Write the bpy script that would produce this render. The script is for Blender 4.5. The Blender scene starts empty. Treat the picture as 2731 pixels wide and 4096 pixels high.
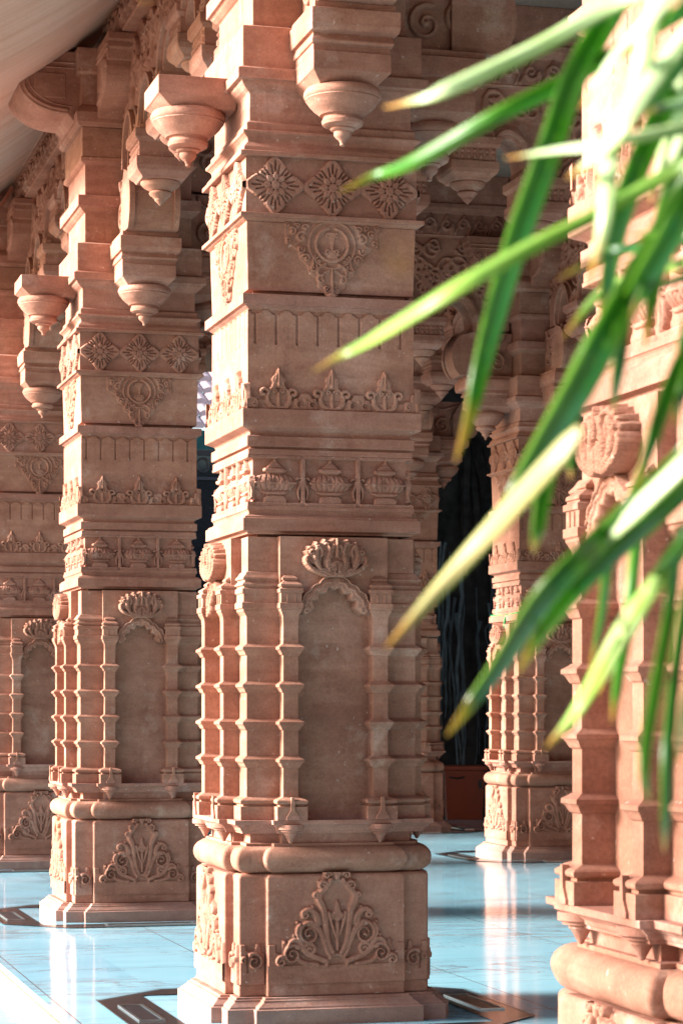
import bpy, bmesh, math, random
import numpy as np
from mathutils import Vector, Matrix

random.seed(7)
S = bpy.context.scene
COL = S.collection
R = math.radians
FZ = 1.33                                  # the camera stands this far above the marble floor

# ------------------------------------------------------------------ camera
YAW = R(14.97)
cd = bpy.data.cameras.new('camera')
cam = bpy.data.objects.new('camera', cd)
COL.objects.link(cam)
cd.sensor_fit = 'VERTICAL'; cd.sensor_height = 36.0; cd.sensor_width = 24.0
cd.lens = 9600 / 4096 * 36.0
cd.shift_y = 773 / 4096
cd.clip_start = 0.05; cd.clip_end = 3000
cd.dof.use_dof = True; cd.dof.focus_distance = 10.4; cd.dof.aperture_fstop = 10.5
cam.location = (0, 0, FZ)
cam.rotation_euler = (R(90), 0, -YAW)
S.camera = cam

# ------------------------------------------------------------------ sky and sun
SUN_EL, SUN_AZ = R(21), R(11)              # the sun stands to the left (-X), a little beyond the facade
to_sun = Vector((-math.cos(SUN_EL) * math.cos(SUN_AZ), math.cos(SUN_EL) * math.sin(SUN_AZ), math.sin(SUN_EL)))
w = bpy.data.worlds.new('World'); S.world = w; w.use_nodes = True
nt = w.node_tree; nt.nodes.clear()
sky = nt.nodes.new('ShaderNodeTexSky'); sky.sky_type = 'NISHITA'; sky.sun_disc = False
sky.sun_elevation = SUN_EL
sky.sun_rotation = math.atan2(to_sun.x, to_sun.y)
sky.air_density = 1.0; sky.dust_density = 2.0; sky.ozone_density = 1.0
bg = nt.nodes.new('ShaderNodeBackground'); bg.inputs['Strength'].default_value = 0.09
wo = nt.nodes.new('ShaderNodeOutputWorld')
nt.links.new(sky.outputs[0], bg.inputs[0]); nt.links.new(bg.outputs[0], wo.inputs[0])
sd = bpy.data.lights.new('sun', 'SUN'); sd.energy = 4.5; sd.angle = R(17); sd.color = (1.0, 0.975, 0.94)
sun = bpy.data.objects.new('sun', sd); COL.objects.link(sun)
sun.rotation_euler = to_sun.to_track_quat('Z', 'Y').to_euler()
S.view_settings.view_transform = 'Standard'; S.view_settings.look = 'None'
S.view_settings.exposure = 2.3; S.view_settings.gamma = 1.0
S.view_settings.use_curve_mapping = False
S.render.engine = 'CYCLES'
S.cycles.max_bounces = 8; S.cycles.diffuse_bounces = 5; S.cycles.glossy_bounces = 3
S.cycles.transparent_max_bounces = 6; S.cycles.use_denoising = True

# ------------------------------------------------------------------ materials
class NT:
    def __init__(s, name):
        s.m = bpy.data.materials.new(name); s.m.use_nodes = True
        s.t = s.m.node_tree; s.t.nodes.clear()
        s.o = s.n('OutputMaterial'); s.b = s.n('BsdfPrincipled')
        s.l(s.b.outputs[0], s.o.inputs[0])
    def n(s, kind, **kw):
        x = s.t.nodes.new('ShaderNode' + kind)
        for k, v in kw.items(): setattr(x, k, v)
        return x
    def l(s, a, b): s.t.links.new(a, b)
    def noise(s, vec, scale, detail=4, rough=.55, dist=0.0):
        x = s.n('TexNoise'); x.inputs['Scale'].default_value = scale
        x.inputs['Detail'].default_value = detail; x.inputs['Roughness'].default_value = rough
        x.inputs['Distortion'].default_value = dist
        s.l(vec, x.inputs['Vector']); return x.outputs['Fac']
    def ramp(s, fac, stops):
        x = s.n('ValToRGB'); e = x.color_ramp.elements
        while len(e) < len(stops): e.new(.5)
        for i, (p, c) in enumerate(stops): e[i].position = p; e[i].color = c if len(c) == 4 else (*c, 1)
        s.l(fac, x.inputs[0]); return x.outputs[0]
    def mix(s, fac, a, b, mode='MIX'):
        x = s.n('MixRGB', blend_type=mode)
        for v, i in ((fac, 0), (a, 1), (b, 2)):
            if isinstance(v, (int, float)): x.inputs[i].default_value = v
            elif isinstance(v, tuple): x.inputs[i].default_value = (*v, 1)
            else: s.l(v, x.inputs[i])
        return x.outputs[0]
    def math(s, op, a, b=0.0):
        x = s.n('Math', operation=op)
        for v, i in ((a, 0), (b, 1)):
            if isinstance(v, (int, float)): x.inputs[i].default_value = v
            else: s.l(v, x.inputs[i])
        return x.outputs[0]
    def bump(s, h, strength, dist):
        x = s.n('Bump'); x.inputs['Strength'].default_value = strength; x.inputs['Distance'].default_value = dist
        s.l(h, x.inputs['Height']); s.l(x.outputs[0], s.b.inputs['Normal'])
    def set(s, **kw):
        for k, v in kw.items():
            k = k.replace('_', ' ')
            if isinstance(v, (int, float)): s.b.inputs[k].default_value = v
            elif isinstance(v, tuple): s.b.inputs[k].default_value = (*v, 1)
            else: s.l(v, s.b.inputs[k])
    def vec(s, kind='Object', scale=None, rand=False):
        tc = s.n('TexCoord').outputs[kind]
        if kind == 'World': pass
        if scale:
            mp = s.n('Mapping'); mp.inputs['Scale'].default_value = scale; s.l(tc, mp.inputs[0]); tc = mp.outputs[0]
        return tc
    def pos(s, scale=(1, 1, 1)):
        g = s.n('NewGeometry').outputs['Position']
        mp = s.n('Mapping'); mp.inputs['Scale'].default_value = scale; s.l(g, mp.inputs[0]); return mp.outputs[0]

def sandstone(name, c0, c1, c2, stain=.55, wash=.35):
    k = NT(name)
    p = k.pos()
    big = k.noise(p, 1.7, 5, .6)
    bed = k.noise(k.pos((1.1, 1.1, 5.0)), 2.6, 5, .62, .8)
    grain = k.noise(p, 95, 3, .7)
    col = k.ramp(big, [(.30, c0), (.52, c1), (.74, c2)])
    col = k.mix(k.math('MULTIPLY', k.ramp(bed, [(.40, (0, 0, 0)), (.66, (1, 1, 1))]), .45), col, (c0[0] * .86, c0[1] * .72, c0[2] * .66))
    yel = k.ramp(k.noise(k.pos((1, 1, .8)), .95, 3, .5, .6), [(.685, (0, 0, 0)), (.76, (1, 1, 1))])
    col = k.mix(k.math('MULTIPLY', yel, stain), col, (.50, .25, .09))
    pale = k.ramp(k.noise(p, 4.6, 6, .68), [(.57, (0, 0, 0)), (.74, (1, 1, 1))])
    col = k.mix(k.math('MULTIPLY', pale, wash), col, (.60, .44, .36))
    drip = k.ramp(k.noise(k.pos((7, 7, .7)), 2.2, 4, .6), [(.60, (0, 0, 0)), (.72, (1, 1, 1))])
    col = k.mix(k.math('MULTIPLY', drip, .30), col, (c0[0] * .62, c0[1] * .56, c0[2] * .58))
    mott = k.noise(p, 11, 6, .7, .4)
    col = k.mix(.55, col, k.ramp(mott, [(.28, (.36, .33, .32)), (.5, (.5, .5, .5)), (.72, (.62, .63, .65))]), 'OVERLAY')
    col = k.mix(.5, col, k.ramp(grain, [(.25, (.30, .30, .30)), (.5, (.5, .5, .5)), (.8, (.70, .70, .70))]), 'OVERLAY')
    speck = k.ramp(k.noise(p, 38, 2, .5), [(.70, (0, 0, 0)), (.76, (1, 1, 1))])
    col = k.mix(k.math('MULTIPLY', speck, .30), col, (.72, .58, .50))
    # every course of stone was cut from another block: its own tone
    sz = k.n('SeparateXYZ'); k.l(k.pos(), sz.inputs[0])
    zz = k.math('DIVIDE', sz.outputs['Z'], 6.0)
    cuts = [0, .112, .620, .745, .850, 2.039, 2.170, 2.383, 2.576, 2.992, 3.076, 3.370, 3.635, 4.0, 4.18, 4.40, 4.70, 4.90, 5.40]
    tone = [.47, .54, .49, .52, .50, .46, .53, .48, .535, .475, .50, .46, .52, .54, .47, .51, .48, .53, .48]
    cr_ = k.n('ValToRGB'); cr_.color_ramp.interpolation = 'CONSTANT'; el = cr_.color_ramp.elements
    while len(el) < len(cuts): el.new(.5)
    for i_, (c_, t_) in enumerate(zip(cuts, tone)): el[i_].position = c_ / 6.0; el[i_].color = (t_, t_ * (.985 if i_ % 2 else 1.01), t_ * (.97 if i_ % 3 else 1.02), 1)
    k.l(zz, cr_.inputs[0])
    col = k.mix(.9, col, cr_.outputs[0], 'OVERLAY')
    # damp, grey rim where the base meets the floor
    sep = k.n('SeparateXYZ'); k.l(k.pos(), sep.inputs[0])
    hgt = k.math('ADD', sep.outputs['Z'], k.math('MULTIPLY', k.noise(p, 9, 4), -.14))
    rim = k.ramp(hgt, [(.0, (1, 1, 1)), (.06, (0, 0, 0))])
    col = k.mix(k.math('MULTIPLY', rim, .22), col, (.30, .27, .26))
    k.set(Base_Color=col, Roughness=.86, Specular_IOR_Level=.25)
    h = k.mix(.5, k.noise(p, 60, 4, .7), k.noise(p, 14, 4, .6))
    k.bump(h, .55, .006)
    return k.m

STONE = sandstone('carved_sandstone', (.225, .094, .062), (.335, .156, .105), (.42, .222, .162))
STONE_IN = sandstone('inner_sandstone', (.225, .100, .075), (.30, .145, .108), (.37, .19, .145), .25, .3)
def eave_stone():
    k = NT('cream_eave_stone')
    st = k.noise(k.pos((.35, 3.2, .35)), 1.5, 6, .62, .5)
    col = k.ramp(st, [(.28, (.42, .225, .155)), (.46, (.48, .275, .195)), (.60, (.52, .315, .235)), (.78, (.46, .255, .178))])
    col = k.mix(k.math('MULTIPLY', k.ramp(k.noise(k.pos((.6, 5, .6)), 2.4, 4, .6), [(.56, (0, 0, 0)), (.66, (1, 1, 1))]), .22), col, (.54, .38, .31))
    col = k.mix(.3, col, k.ramp(k.noise(k.pos(), 80, 3, .7), [(.25, (.38, .38, .38)), (.8, (.62, .62, .62))]), 'OVERLAY')
    k.set(Base_Color=col, Roughness=.85, Specular_IOR_Level=.25); k.bump(k.noise(k.pos(), 40, 4), .3, .006)
    return k.m
CREAM = eave_stone()
CEIL = sandstone('pale_ceiling_stone', (.17, .115, .09), (.22, .155, .12), (.26, .19, .15), .1, .2)

def marble(name, base, tile, joint, rough, vein=.6):
    k = NT(name)
    p = k.pos()
    sep = k.n('SeparateXYZ'); k.l(p, sep.inputs[0])
    v1 = k.noise(k.pos((.55, 1.6, 1)), 1.5, 9, .62, 2.2)
    line = k.math('ABSOLUTE', k.math('SUBTRACT', v1, .5))
    veins = k.ramp(line, [(.0, (1, 1, 1)), (.022, (.45, .45, .45)), (.085, (0, 0, 0))])
    mask = k.ramp(k.noise(p, .8, 4, .6), [(.44, (0, 0, 0)), (.60, (1, 1, 1))])
    cloud = k.noise(k.pos((.5, 1.7, 1)), 1.1, 6, .6, 1.0)
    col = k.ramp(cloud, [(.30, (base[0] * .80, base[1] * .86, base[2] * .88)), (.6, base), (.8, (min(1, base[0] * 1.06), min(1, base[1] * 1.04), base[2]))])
    rust = k.ramp(k.noise(k.pos((.6, 2.2, 1)), .9, 5, .6, 1.4), [(.63, (0, 0, 0)), (.72, (1, 1, 1))])
    col = k.mix(k.math('MULTIPLY', rust, .30), col, (.66, .47, .27))
    col = k.mix(k.math('MULTIPLY', k.math('MULTIPLY', veins, mask), vein), col, (.16, .19, .22))
    def lines(axis, period, off, width):
        m = k.math('FRACT', k.math('DIVIDE', k.math('ADD', sep.outputs[axis], off), period))
        d = k.math('MULTIPLY', k.math('ABSOLUTE', k.math('SUBTRACT', m, .5)), period)
        return k.math('GREATER_THAN', d, period / 2 - width)
    jx = lines('X', tile[0], tile[2], joint); jy = lines('Y', tile[1], tile[3], joint)
    j = k.math('MAXIMUM', jx, jy)
    col = k.mix(k.math('MULTIPLY', j, .85), col, (.10, .12, .13))
    # each slab has its own tone
    ix = k.math('FLOOR', k.math('DIVIDE', k.math('ADD', sep.outputs['X'], tile[2] - tile[0] / 2), tile[0]))
    iy = k.math('FLOOR', k.math('DIVIDE', k.math('ADD', sep.outputs['Y'], tile[3] - tile[1] / 2), tile[1]))
    cmb = k.n('CombineXYZ'); k.l(ix, cmb.inputs[0]); k.l(iy, cmb.inputs[1])
    wn = k.n('TexWhiteNoise'); wn.noise_dimensions = '3D'; k.l(cmb.outputs[0], wn.inputs['Vector'])
    col = k.mix(.5, col, k.ramp(wn.outputs['Value'], [(0, (.42, .43, .44)), (1, (.56, .56, .56))]), 'OVERLAY')
    k.set(Base_Color=col, Roughness=k.ramp(k.noise(p, 3, 4), [(.3, (rough, rough, rough)), (.8, (rough * 2.2,) * 3)]), Specular_IOR_Level=.34)
    hb = k.math('ADD', k.math('MULTIPLY', k.noise(p, 2.5, 3), .25), k.math('MULTIPLY', j, -.6))
    k.bump(hb, .12, .004)
    return k.m
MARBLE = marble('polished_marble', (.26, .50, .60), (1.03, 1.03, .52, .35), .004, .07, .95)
MARBLE_LOW = marble('lower_marble', (.24, .40, .48), (1.2, 1.2, .2, .1), .003, .2)

def simple(name, col, rough=.6, metal=0.0, spec=.5, var=.25, scale=8, bump=.0, bscale=40):
    k = NT(name); p = k.pos()
    n = k.noise(p, scale, 5, .6)
    c = k.ramp(n, [(.25, tuple(x * (1 - var) for x in col)), (.75, tuple(min(1, x * (1 + var)) for x in col))])
    k.set(Base_Color=c, Roughness=rough, Metallic=metal, Specular_IOR_Level=spec)
    if bump: k.bump(k.noise(p, bscale, 4), bump, .01)
    return k.m
GRANITE = simple('dark_granite', (.018, .017, .020), .16, 0, .5, .45, 30)
PLATE = simple('black_cover_plate', (.012, .011, .013), .35, 0, .5, .3, 20)
STEEL = simple('steel_edge_trim', (.46, .50, .52), .28, 1.0, .5, .15)
ORANGE = simple('orange_plastic', (.20, .026, .004), .42, 0, .5, .15, 3)
BLACK = simple('black_plastic', (.015, .015, .015), .5)
BARK = simple('dark_bark', (.035, .034, .036), .85, 0, .3, .6, 6, .6, 18)
ROOT = simple('pale_aerial_root', (.10, .14, .17), .8, 0, .3, .5, 5, .5, 30)
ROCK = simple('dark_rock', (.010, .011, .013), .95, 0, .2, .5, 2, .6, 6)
TILE = simple('terracotta_roof_tile', (.42, .30, .30), .5, 0, .4, .35, 3)
TEAL = simple('teal_paint', (.02, .16, .22), .6)
IRON = simple('painted_iron', (.02, .02, .03), .5)
GLASS = simple('dark_window_glass', (.01, .012, .016), .1)
PAVE = simple('sunlit_paving', (.33, .285, .225), .85, 0, .3, .2, 1.2, .2)
CORD = simple('green_cord', (.01, .22, .05), .6)
HEDGE = simple('hedge_leaf', (.035, .07, .02), .6, 0, .3, .5, 2)
RISER = simple('stained_cream_marble', (.36, .30, .21), .45, 0, .4, .3, 3)
SOIL = simple('potting_soil', (.05, .035, .025), .95, 0, .2, .4, 30, .5)
TERRA = simple('terracotta_pot_clay', (.36, .15, .09), .8, 0, .3, .2, 6, .2)

def leaf_material():
    k = NT('palm_leaf')
    at = k.n('Attribute'); at.attribute_name = 'along'
    ac = k.n('Attribute'); ac.attribute_name = 'across'
    rnd = k.n('ObjectInfo').outputs['Random']
    p = k.pos()
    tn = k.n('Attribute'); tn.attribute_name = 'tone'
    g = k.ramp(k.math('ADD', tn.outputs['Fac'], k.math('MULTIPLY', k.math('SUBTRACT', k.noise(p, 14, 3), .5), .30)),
               [(.15, (.003, .050, .008)), (.32, (.008, .115, .006)), (.46, (.060, .23, .012)), (.60, (.34, .50, .10)), (.76, (.66, .74, .50)), (.95, (.50, .40, .20))])  # palest green stops carry the white glare of sunlit blades as leaf colour
    edge = k.ramp(k.math('ABSOLUTE', ac.outputs['Fac']), [(.62, (0, 0, 0)), (1.0, (1, 1, 1))])
    g = k.mix(k.math('MULTIPLY', edge, .55), g, (.22, .36, .03))
    tip = k.ramp(k.math('ADD', at.outputs['Fac'], k.math('MULTIPLY', k.noise(p, 30, 3), .06)), [(.86, (0, 0, 0)), (.95, (1, 1, 1))])
    g = k.mix(tip, g, (.50, .24, .05))
    stri = k.n('CombineXYZ'); k.l(k.math('MULTIPLY', ac.outputs['Fac'], 9.0), stri.inputs[0]); k.l(k.math('MULTIPLY', at.outputs['Fac'], 1.2), stri.inputs[1]); k.l(k.math('MULTIPLY', rnd, 40), stri.inputs[2])
    g = k.mix(.45, g, k.ramp(k.noise(stri.outputs[0], 1.6, 3, .6), [(.3, (.30, .34, .30)), (.7, (.66, .64, .55))]), 'OVERLAY')
    k.set(Base_Color=g, Roughness=.34, Specular_IOR_Level=.6)
    k.bump(k.noise(stri.outputs[0], 3, 2), .15, .001)
    tr = k.n('BsdfTranslucent'); tc = k.mix(.40, g, (.28, .62, .02)); k.l(tc, tr.inputs[0])
    mx = k.n('MixShader'); mx.inputs[0].default_value = .45
    k.l(k.b.outputs[0], mx.inputs[1]); k.l(tr.outputs[0], mx.inputs[2]); k.l(mx.outputs[0], k.o.inputs[0])
    return k.m
LEAF = leaf_material()
STEM = simple('palm_stem', (.10, .17, .03), .5, 0, .4, .3, 12)

# ------------------------------------------------------------------ object helpers
def link(name, me, mat=None, parent=None, loc=None, rz=0.0):
    if mat is not None and not me.materials: me.materials.append(mat)
    o = bpy.data.objects.new(name, me); COL.objects.link(o)
    if parent is not None: o.parent = parent
    if loc is not None: o.location = loc
    if rz: o.rotation_euler = (0, 0, rz)
    return o
def tag(o, label, cat, group=None):
    o['label'] = label; o['category'] = cat; o['kind'] = 'thing'
    if group: o['group'] = group
    return o
def thing(name, label, cat, loc=(0, 0, 0), rz=0.0, group=None):
    o = bpy.data.objects.new(name, None); COL.objects.link(o)
    o.location = loc; o.rotation_euler = (0, 0, rz); o.empty_display_size = .2
    return tag(o, label, cat, group)
def structure(name, me, mat):
    o = link(name, me, mat); o['kind'] = 'structure'; return o
def copy_tree(o, parent=None):
    c = o.copy(); COL.objects.link(c)
    c.parent = parent
    if parent is not None: c.matrix_parent_inverse = o.matrix_parent_inverse.copy()
    for ch in list(o.children): copy_tree(ch, c)
    return c

class MB:
    """collects vertices and faces of one mesh"""
    def __init__(s): s.v = []; s.f = []
    def add(s, vs, fs):
        n = len(s.v); s.v += [tuple(p) for p in vs]; s.f += [tuple(i + n for i in f) for f in fs]; return s
    def loft(s, rings, caps=True, closed=True):
        n = len(rings[0]); vs = [p for r in rings for p in r]; fs = []
        for i in range(len(rings) - 1):
            for j in range(n if closed else n - 1):
                a = i * n + j; b = i * n + (j + 1) % n
                fs.append((a, b, b + n, a + n))
        if caps: fs += [tuple(range(n - 1, -1, -1)), tuple(range((len(rings) - 1) * n, len(rings) * n))]
        return s.add(vs, fs)
    def box(s, x0, x1, y0, y1, z0, z1):
        return s.loft([[(x0, y0, z), (x1, y0, z), (x1, y1, z), (x0, y1, z)] for z in (z0, z1)])
    def prism(s, poly, y0, y1, axis='y'):
        """polygon in (s, z) extruded along the other horizontal axis"""
        if axis == 'y': rings = [[(p, y, q) for p, q in poly] for y in (y1, y0)]
        else: rings = [[(y, p, q) for p, q in poly] for y in (y0, y1)]
        return s.loft(rings)
    def lathe(s, prof, c=(0, 0, 0), n=28):
        rings = [[(c[0] + r * math.cos(2 * math.pi * i / n), c[1] + r * math.sin(2 * math.pi * i / n), c[2] + z) for i in range(n)] for r, z in prof]
        return s.loft(rings)
    def tube(s, pts, rad, n=8):
        rings = []
        for i, p in enumerate(pts):
            p = Vector(p); a = Vector(pts[max(0, i - 1)]); b = Vector(pts[min(len(pts) - 1, i + 1)])
            d = (b - a).normalized(); u = d.orthogonal().normalized() if i == 0 else (u - d * u.dot(d)).normalized()
            v = d.cross(u); r = rad[i] if hasattr(rad, '__len__') else rad
            rings.append([tuple(p + (u * math.cos(2 * math.pi * k / n) + v * math.sin(2 * math.pi * k / n)) * r) for k in range(n)])
        return s.loft(rings)
    def mesh(s, name, bevel=0.0, seg=2, smooth=None, merge=False):
        me = bpy.data.meshes.new(name); me.from_pydata(s.v, [], s.f)
        bm = bmesh.new(); bm.from_mesh(me)
        if merge: bmesh.ops.remove_doubles(bm, verts=bm.verts, dist=1e-5)
        bmesh.ops.recalc_face_normals(bm, faces=bm.faces)
        if bevel:
            es = [e for e in bm.edges if len(e.link_faces) == 2 and e.calc_face_angle(0) > R(28) and e.calc_length() > bevel * 1.2]
            bmesh.ops.bevel(bm, geom=es, offset=bevel, segments=seg, affect='EDGES', profile=.5, clamp_overlap=True)
        bm.to_mesh(me); bm.free()
        if smooth is not None:
            me.polygons.foreach_set('use_smooth', [True] * len(me.polygons))
            try: me.set_sharp_from_angle(angle=R(smooth))
            except Exception: pass
        me.update(); return me

def sq(c, z): return [(-c, -c, z), (c, -c, z), (c, c, z), (-c, c, z)]
def cross(c, p, a, z, r=0.0, n=4):
    """square of half width c with a wider fillet: arms of half width p that reach a; corners rounded by r"""
    out = []
    for k in range(4):
        co, si = math.cos(k * math.pi / 2), math.sin(k * math.pi / 2)
        pts = [(-p, -a, 1), (p, -a, 1), (p, -c, 0), (c, -c, 1)]
        loc = []
        loc += [(-p, -c)]
        for (x, y, convex) in pts[:2] + pts[3:]:
            if x == p and y == -a: pass
            if r:
                sx = 1 if x > 0 else -1
                cx, cy = x - sx * r, y + r
                a0 = math.pi if sx < 0 else 1.5 * math.pi
                for i in range(n + 1):
                    t = a0 + (math.pi / 2) * i / n
                    loc.append((cx + r * math.cos(t), cy + r * math.sin(t)))
            else: loc.append((x, y))
            if x == p and y == -a: loc.append((p, -c))
        out += [(x * co - y * si, x * si + y * co, z) for x, y in loc]
    return out

# ------------------------------------------------------------------ carved relief toolkit (heights over a grid, cut into real geometry)
def seg_dist(U, V, pts):
    P = np.asarray(pts, float); best = np.full(U.shape, 1e9); tt = np.zeros(U.shape)
    L = np.r_[0, np.cumsum(np.hypot(*(P[1:] - P[:-1]).T))]; tot = max(L[-1], 1e-9)
    for i in range(len(P) - 1):
        ax, ay = P[i]; dx, dy = P[i + 1] - P[i]; q = dx * dx + dy * dy + 1e-12
        t = np.clip(((U - ax) * dx + (V - ay) * dy) / q, 0, 1)
        d = np.hypot(U - ax - t * dx, V - ay - t * dy); m = d < best
        best = np.where(m, d, best); tt = np.where(m, (L[i] + t * math.sqrt(q)) / tot, tt)
    return best, tt
def poly_sd(U, V, pts):
    P = np.asarray(pts, float); inside = np.zeros(U.shape, bool); d = np.full(U.shape, 1e9); n = len(P)
    for i in range(n):
        x0, y0 = P[i]; x1, y1 = P[(i + 1) % n]
        dx, dy = x1 - x0, y1 - y0; q = dx * dx + dy * dy + 1e-12
        t = np.clip(((U - x0) * dx + (V - y0) * dy) / q, 0, 1)
        d = np.minimum(d, np.hypot(U - x0 - t * dx, V - y0 - t * dy))
        cr = ((y0 > V) != (y1 > V)); dy_ = dy if abs(dy) > 1e-12 else 1e-12
        inside ^= cr & (U < (x1 - x0) * (V - y0) / dy_ + x0)
    return np.where(inside, d, -d)
def spiral(cx, cy, r0, r1, a0, turns, n=26):
    out = []
    for i in range(n + 1):
        t = i / n; r = r0 + (r1 - r0) * t; a = a0 + turns * 2 * math.pi * t
        out.append((cx + r * math.cos(a), cy + r * math.sin(a)))
    return out
def bez(p0, p1, p2, p3, n=14):
    out = []
    for i in range(n + 1):
        t = i / n; s = 1 - t
        out.append(tuple(s ** 3 * a + 3 * s * s * t * b + 3 * s * t * t * c + t ** 3 * d for a, b, c, d in zip(p0, p1, p2, p3)))
    return out
class Relief:
    def __init__(s, u0, u1, v0, v1, res=.003):
        s.u = np.linspace(u0, u1, max(2, int(round((u1 - u0) / res)) + 1)); s.v = np.linspace(v0, v1, max(2, int(round((v1 - v0) / res)) + 1))
        s.U, s.V = np.meshgrid(s.u, s.v); s.H = np.zeros(s.U.shape); s.sym = None
    def uu(s): return s.U if s.sym is None else np.abs(s.U - s.sym)
    def _box(s, pts, pad):
        P = np.asarray(pts, float); U = s.uu()
        return (U > P[:, 0].min() - pad) & (U < P[:, 0].max() + pad) & (s.V > P[:, 1].min() - pad) & (s.V < P[:, 1].max() + pad)
    def stroke(s, pts, w0, h, w1=None, base=0.0, soft=.55):
        w1 = w0 if w1 is None else w1; b = s._box(pts, max(w0, w1)); U = s.uu()[b]; V = s.V[b]
        if not U.size: return s
        d, t = seg_dist(U, V, pts); r = w0 + (w1 - w0) * t; x = np.clip(1 - d / r, 0, 1)
        val = np.where(x > 0, base + h * np.clip(x / soft, 0, 1) ** .5, 0); s.H[b] = np.maximum(s.H[b], val); return s
    def poly(s, pts, h, bev=.006, p=.5, base=0.0):
        b = s._box(pts, .001); U = s.uu()[b]; V = s.V[b]
        if not U.size: return s
        d = poly_sd(U, V, pts)
        s.H[b] = np.maximum(s.H[b], np.where(d > 0, base + h * np.clip(d / bev, 0, 1) ** p, 0)); return s
    def disc(s, cx, cy, r, h, base=0.0, dome=True):
        d = np.hypot(s.uu() - cx, s.V - cy); x = np.clip(1 - (d / r) ** 2, 0, 1)
        s.H = np.maximum(s.H, np.where(d < r, base + h * (np.sqrt(x) if dome else np.clip(x * 4, 0, 1)), 0)); return s
    def cut(s, pts, w, depth, floor=0.0):
        b = s._box(pts, w); U = s.uu()[b]; V = s.V[b]
        if not U.size: return s
        d, t = seg_dist(U, V, pts)
        s.H[b] = np.where(d < w, np.maximum(np.minimum(floor, s.H[b]), s.H[b] - depth * np.clip(2.2 * (1 - d / w), 0, 1)), s.H[b]); return s
    def cutdisc(s, cx, cy, rx, ry, to):
        d = np.hypot((s.uu() - cx) / rx, (s.V - cy) / ry); s.H = np.where((d < 1) & (s.H > to), to, s.H); return s
    def mesh(s, name, a, sink=.004, full=False):
        """grid on the face y = -a of the pillar, x = u, z = v, raised by H"""
        H = s.H; ny, nx = H.shape
        hit = H > 4e-4
        cell = hit[:-1, :-1] | hit[1:, :-1] | hit[:-1, 1:] | hit[1:, 1:]
        if full: cell[:] = True
        idx = np.arange(ny * nx).reshape(ny, nx)
        quads = np.stack([idx[:-1, :-1], idx[:-1, 1:], idx[1:, 1:], idx[1:, :-1]], -1)[cell]
        used, inv = np.unique(quads, return_inverse=True)
        rng = np.random.default_rng(3)
        wear = 1 - .10 * rng.random(H.shape)
        X = s.U.ravel()[used]; Z = s.V.ravel()[used]; h = (H * wear).ravel()[used]
        Y = -(a + np.where(h > 4e-4, h, -sink))
        me = bpy.data.meshes.new(name); nq = len(quads)
        me.vertices.add(len(used)); me.vertices.foreach_set('co', np.stack([X, Y, Z], -1).ravel())
        me.loops.add(nq * 4); me.loops.foreach_set('vertex_index', inv.reshape(-1).astype(np.int32))
        me.polygons.add(nq); me.polygons.foreach_set('loop_start', np.arange(0, nq * 4, 4, dtype=np.int32))
        me.polygons.foreach_set('use_smooth', np.ones(nq, bool))
        me.update(calc_edges=True); me.validate(); return me

def petal(ang, r0, r1, w, wide=.55, flare=0.0, c=(0, 0)):
    pts = []
    for t in np.linspace(0, 1, 12):
        r = r0 + (r1 - r0) * t
        ww = w * (math.sin(math.pi * min(1, t / wide) / 2) if t < wide else math.cos(math.pi / 2 * (t - wide) / (1 - wide)) ** .8) + flare * max(0, t - .85) / .15
        pts.append((r, max(ww, .0012)))
    full = [(r, q) for r, q in pts] + [(r, -q) for r, q in reversed(pts)]
    ca, sa = math.cos(ang), math.sin(ang)
    return [(c[0] + r * ca - q * sa, c[1] + r * sa + q * ca) for r, q in full]
def rosette_band():
    z0, z1 = 2.0664, 2.3046; zc = (z0 + z1) / 2; hh = (z1 - z0) / 2; wd = .3725; f = Relief(-wd, wd, z0, z1, .0027)
    pitch = 2 * wd / 3; hp = pitch / 2
    for k in (-1, 0, 1):
        c = (k * pitch, zc)
        for q in range(4):
            L = hh if q % 2 else hp
            f.poly(petal(q * math.pi / 2, .02, L + .004, .045, .55, .012, c), .020, .006)
        for q in range(4):
            a = math.pi / 4 + q * math.pi / 2
            f.poly(petal(a, .02, .094, .027, .60, 0, c), .019, .005)
            for e in (-1, 1):
                f.poly(petal(a + e * .30, .02, .099, .016, .68, 0, c), .0155, .005)
                f.poly(petal(a + e * .55, .03, .106, .014, .72, 0, c), .0125, .005)
        for q in range(8):
            f.poly(petal(q * math.pi / 4, .01, .060, .017, .5, 0, c), .026, .006)
        for q in range(8):
            a = q * math.pi / 4
            r0, r1 = (.066, .100) if q % 2 == 0 else (.062, .090)
            f.cut([(c[0] + r0 * math.cos(a), c[1] + r0 * math.sin(a)), (c[0] + r1 * math.cos(a), c[1] + r1 * math.sin(a))], .0052, .016, .002)
            for e in (-.22, .22):
                f.cut([(c[0] + .05 * math.cos(a + e), c[1] + .05 * math.sin(a + e)), (c[0] + .084 * math.cos(a + e), c[1] + .084 * math.sin(a + e))], .0042, .012, .002)
        f.disc(c[0], c[1], .020, .029, 0, False); 
    return f.mesh('rosette_frieze', .3725)
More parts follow.
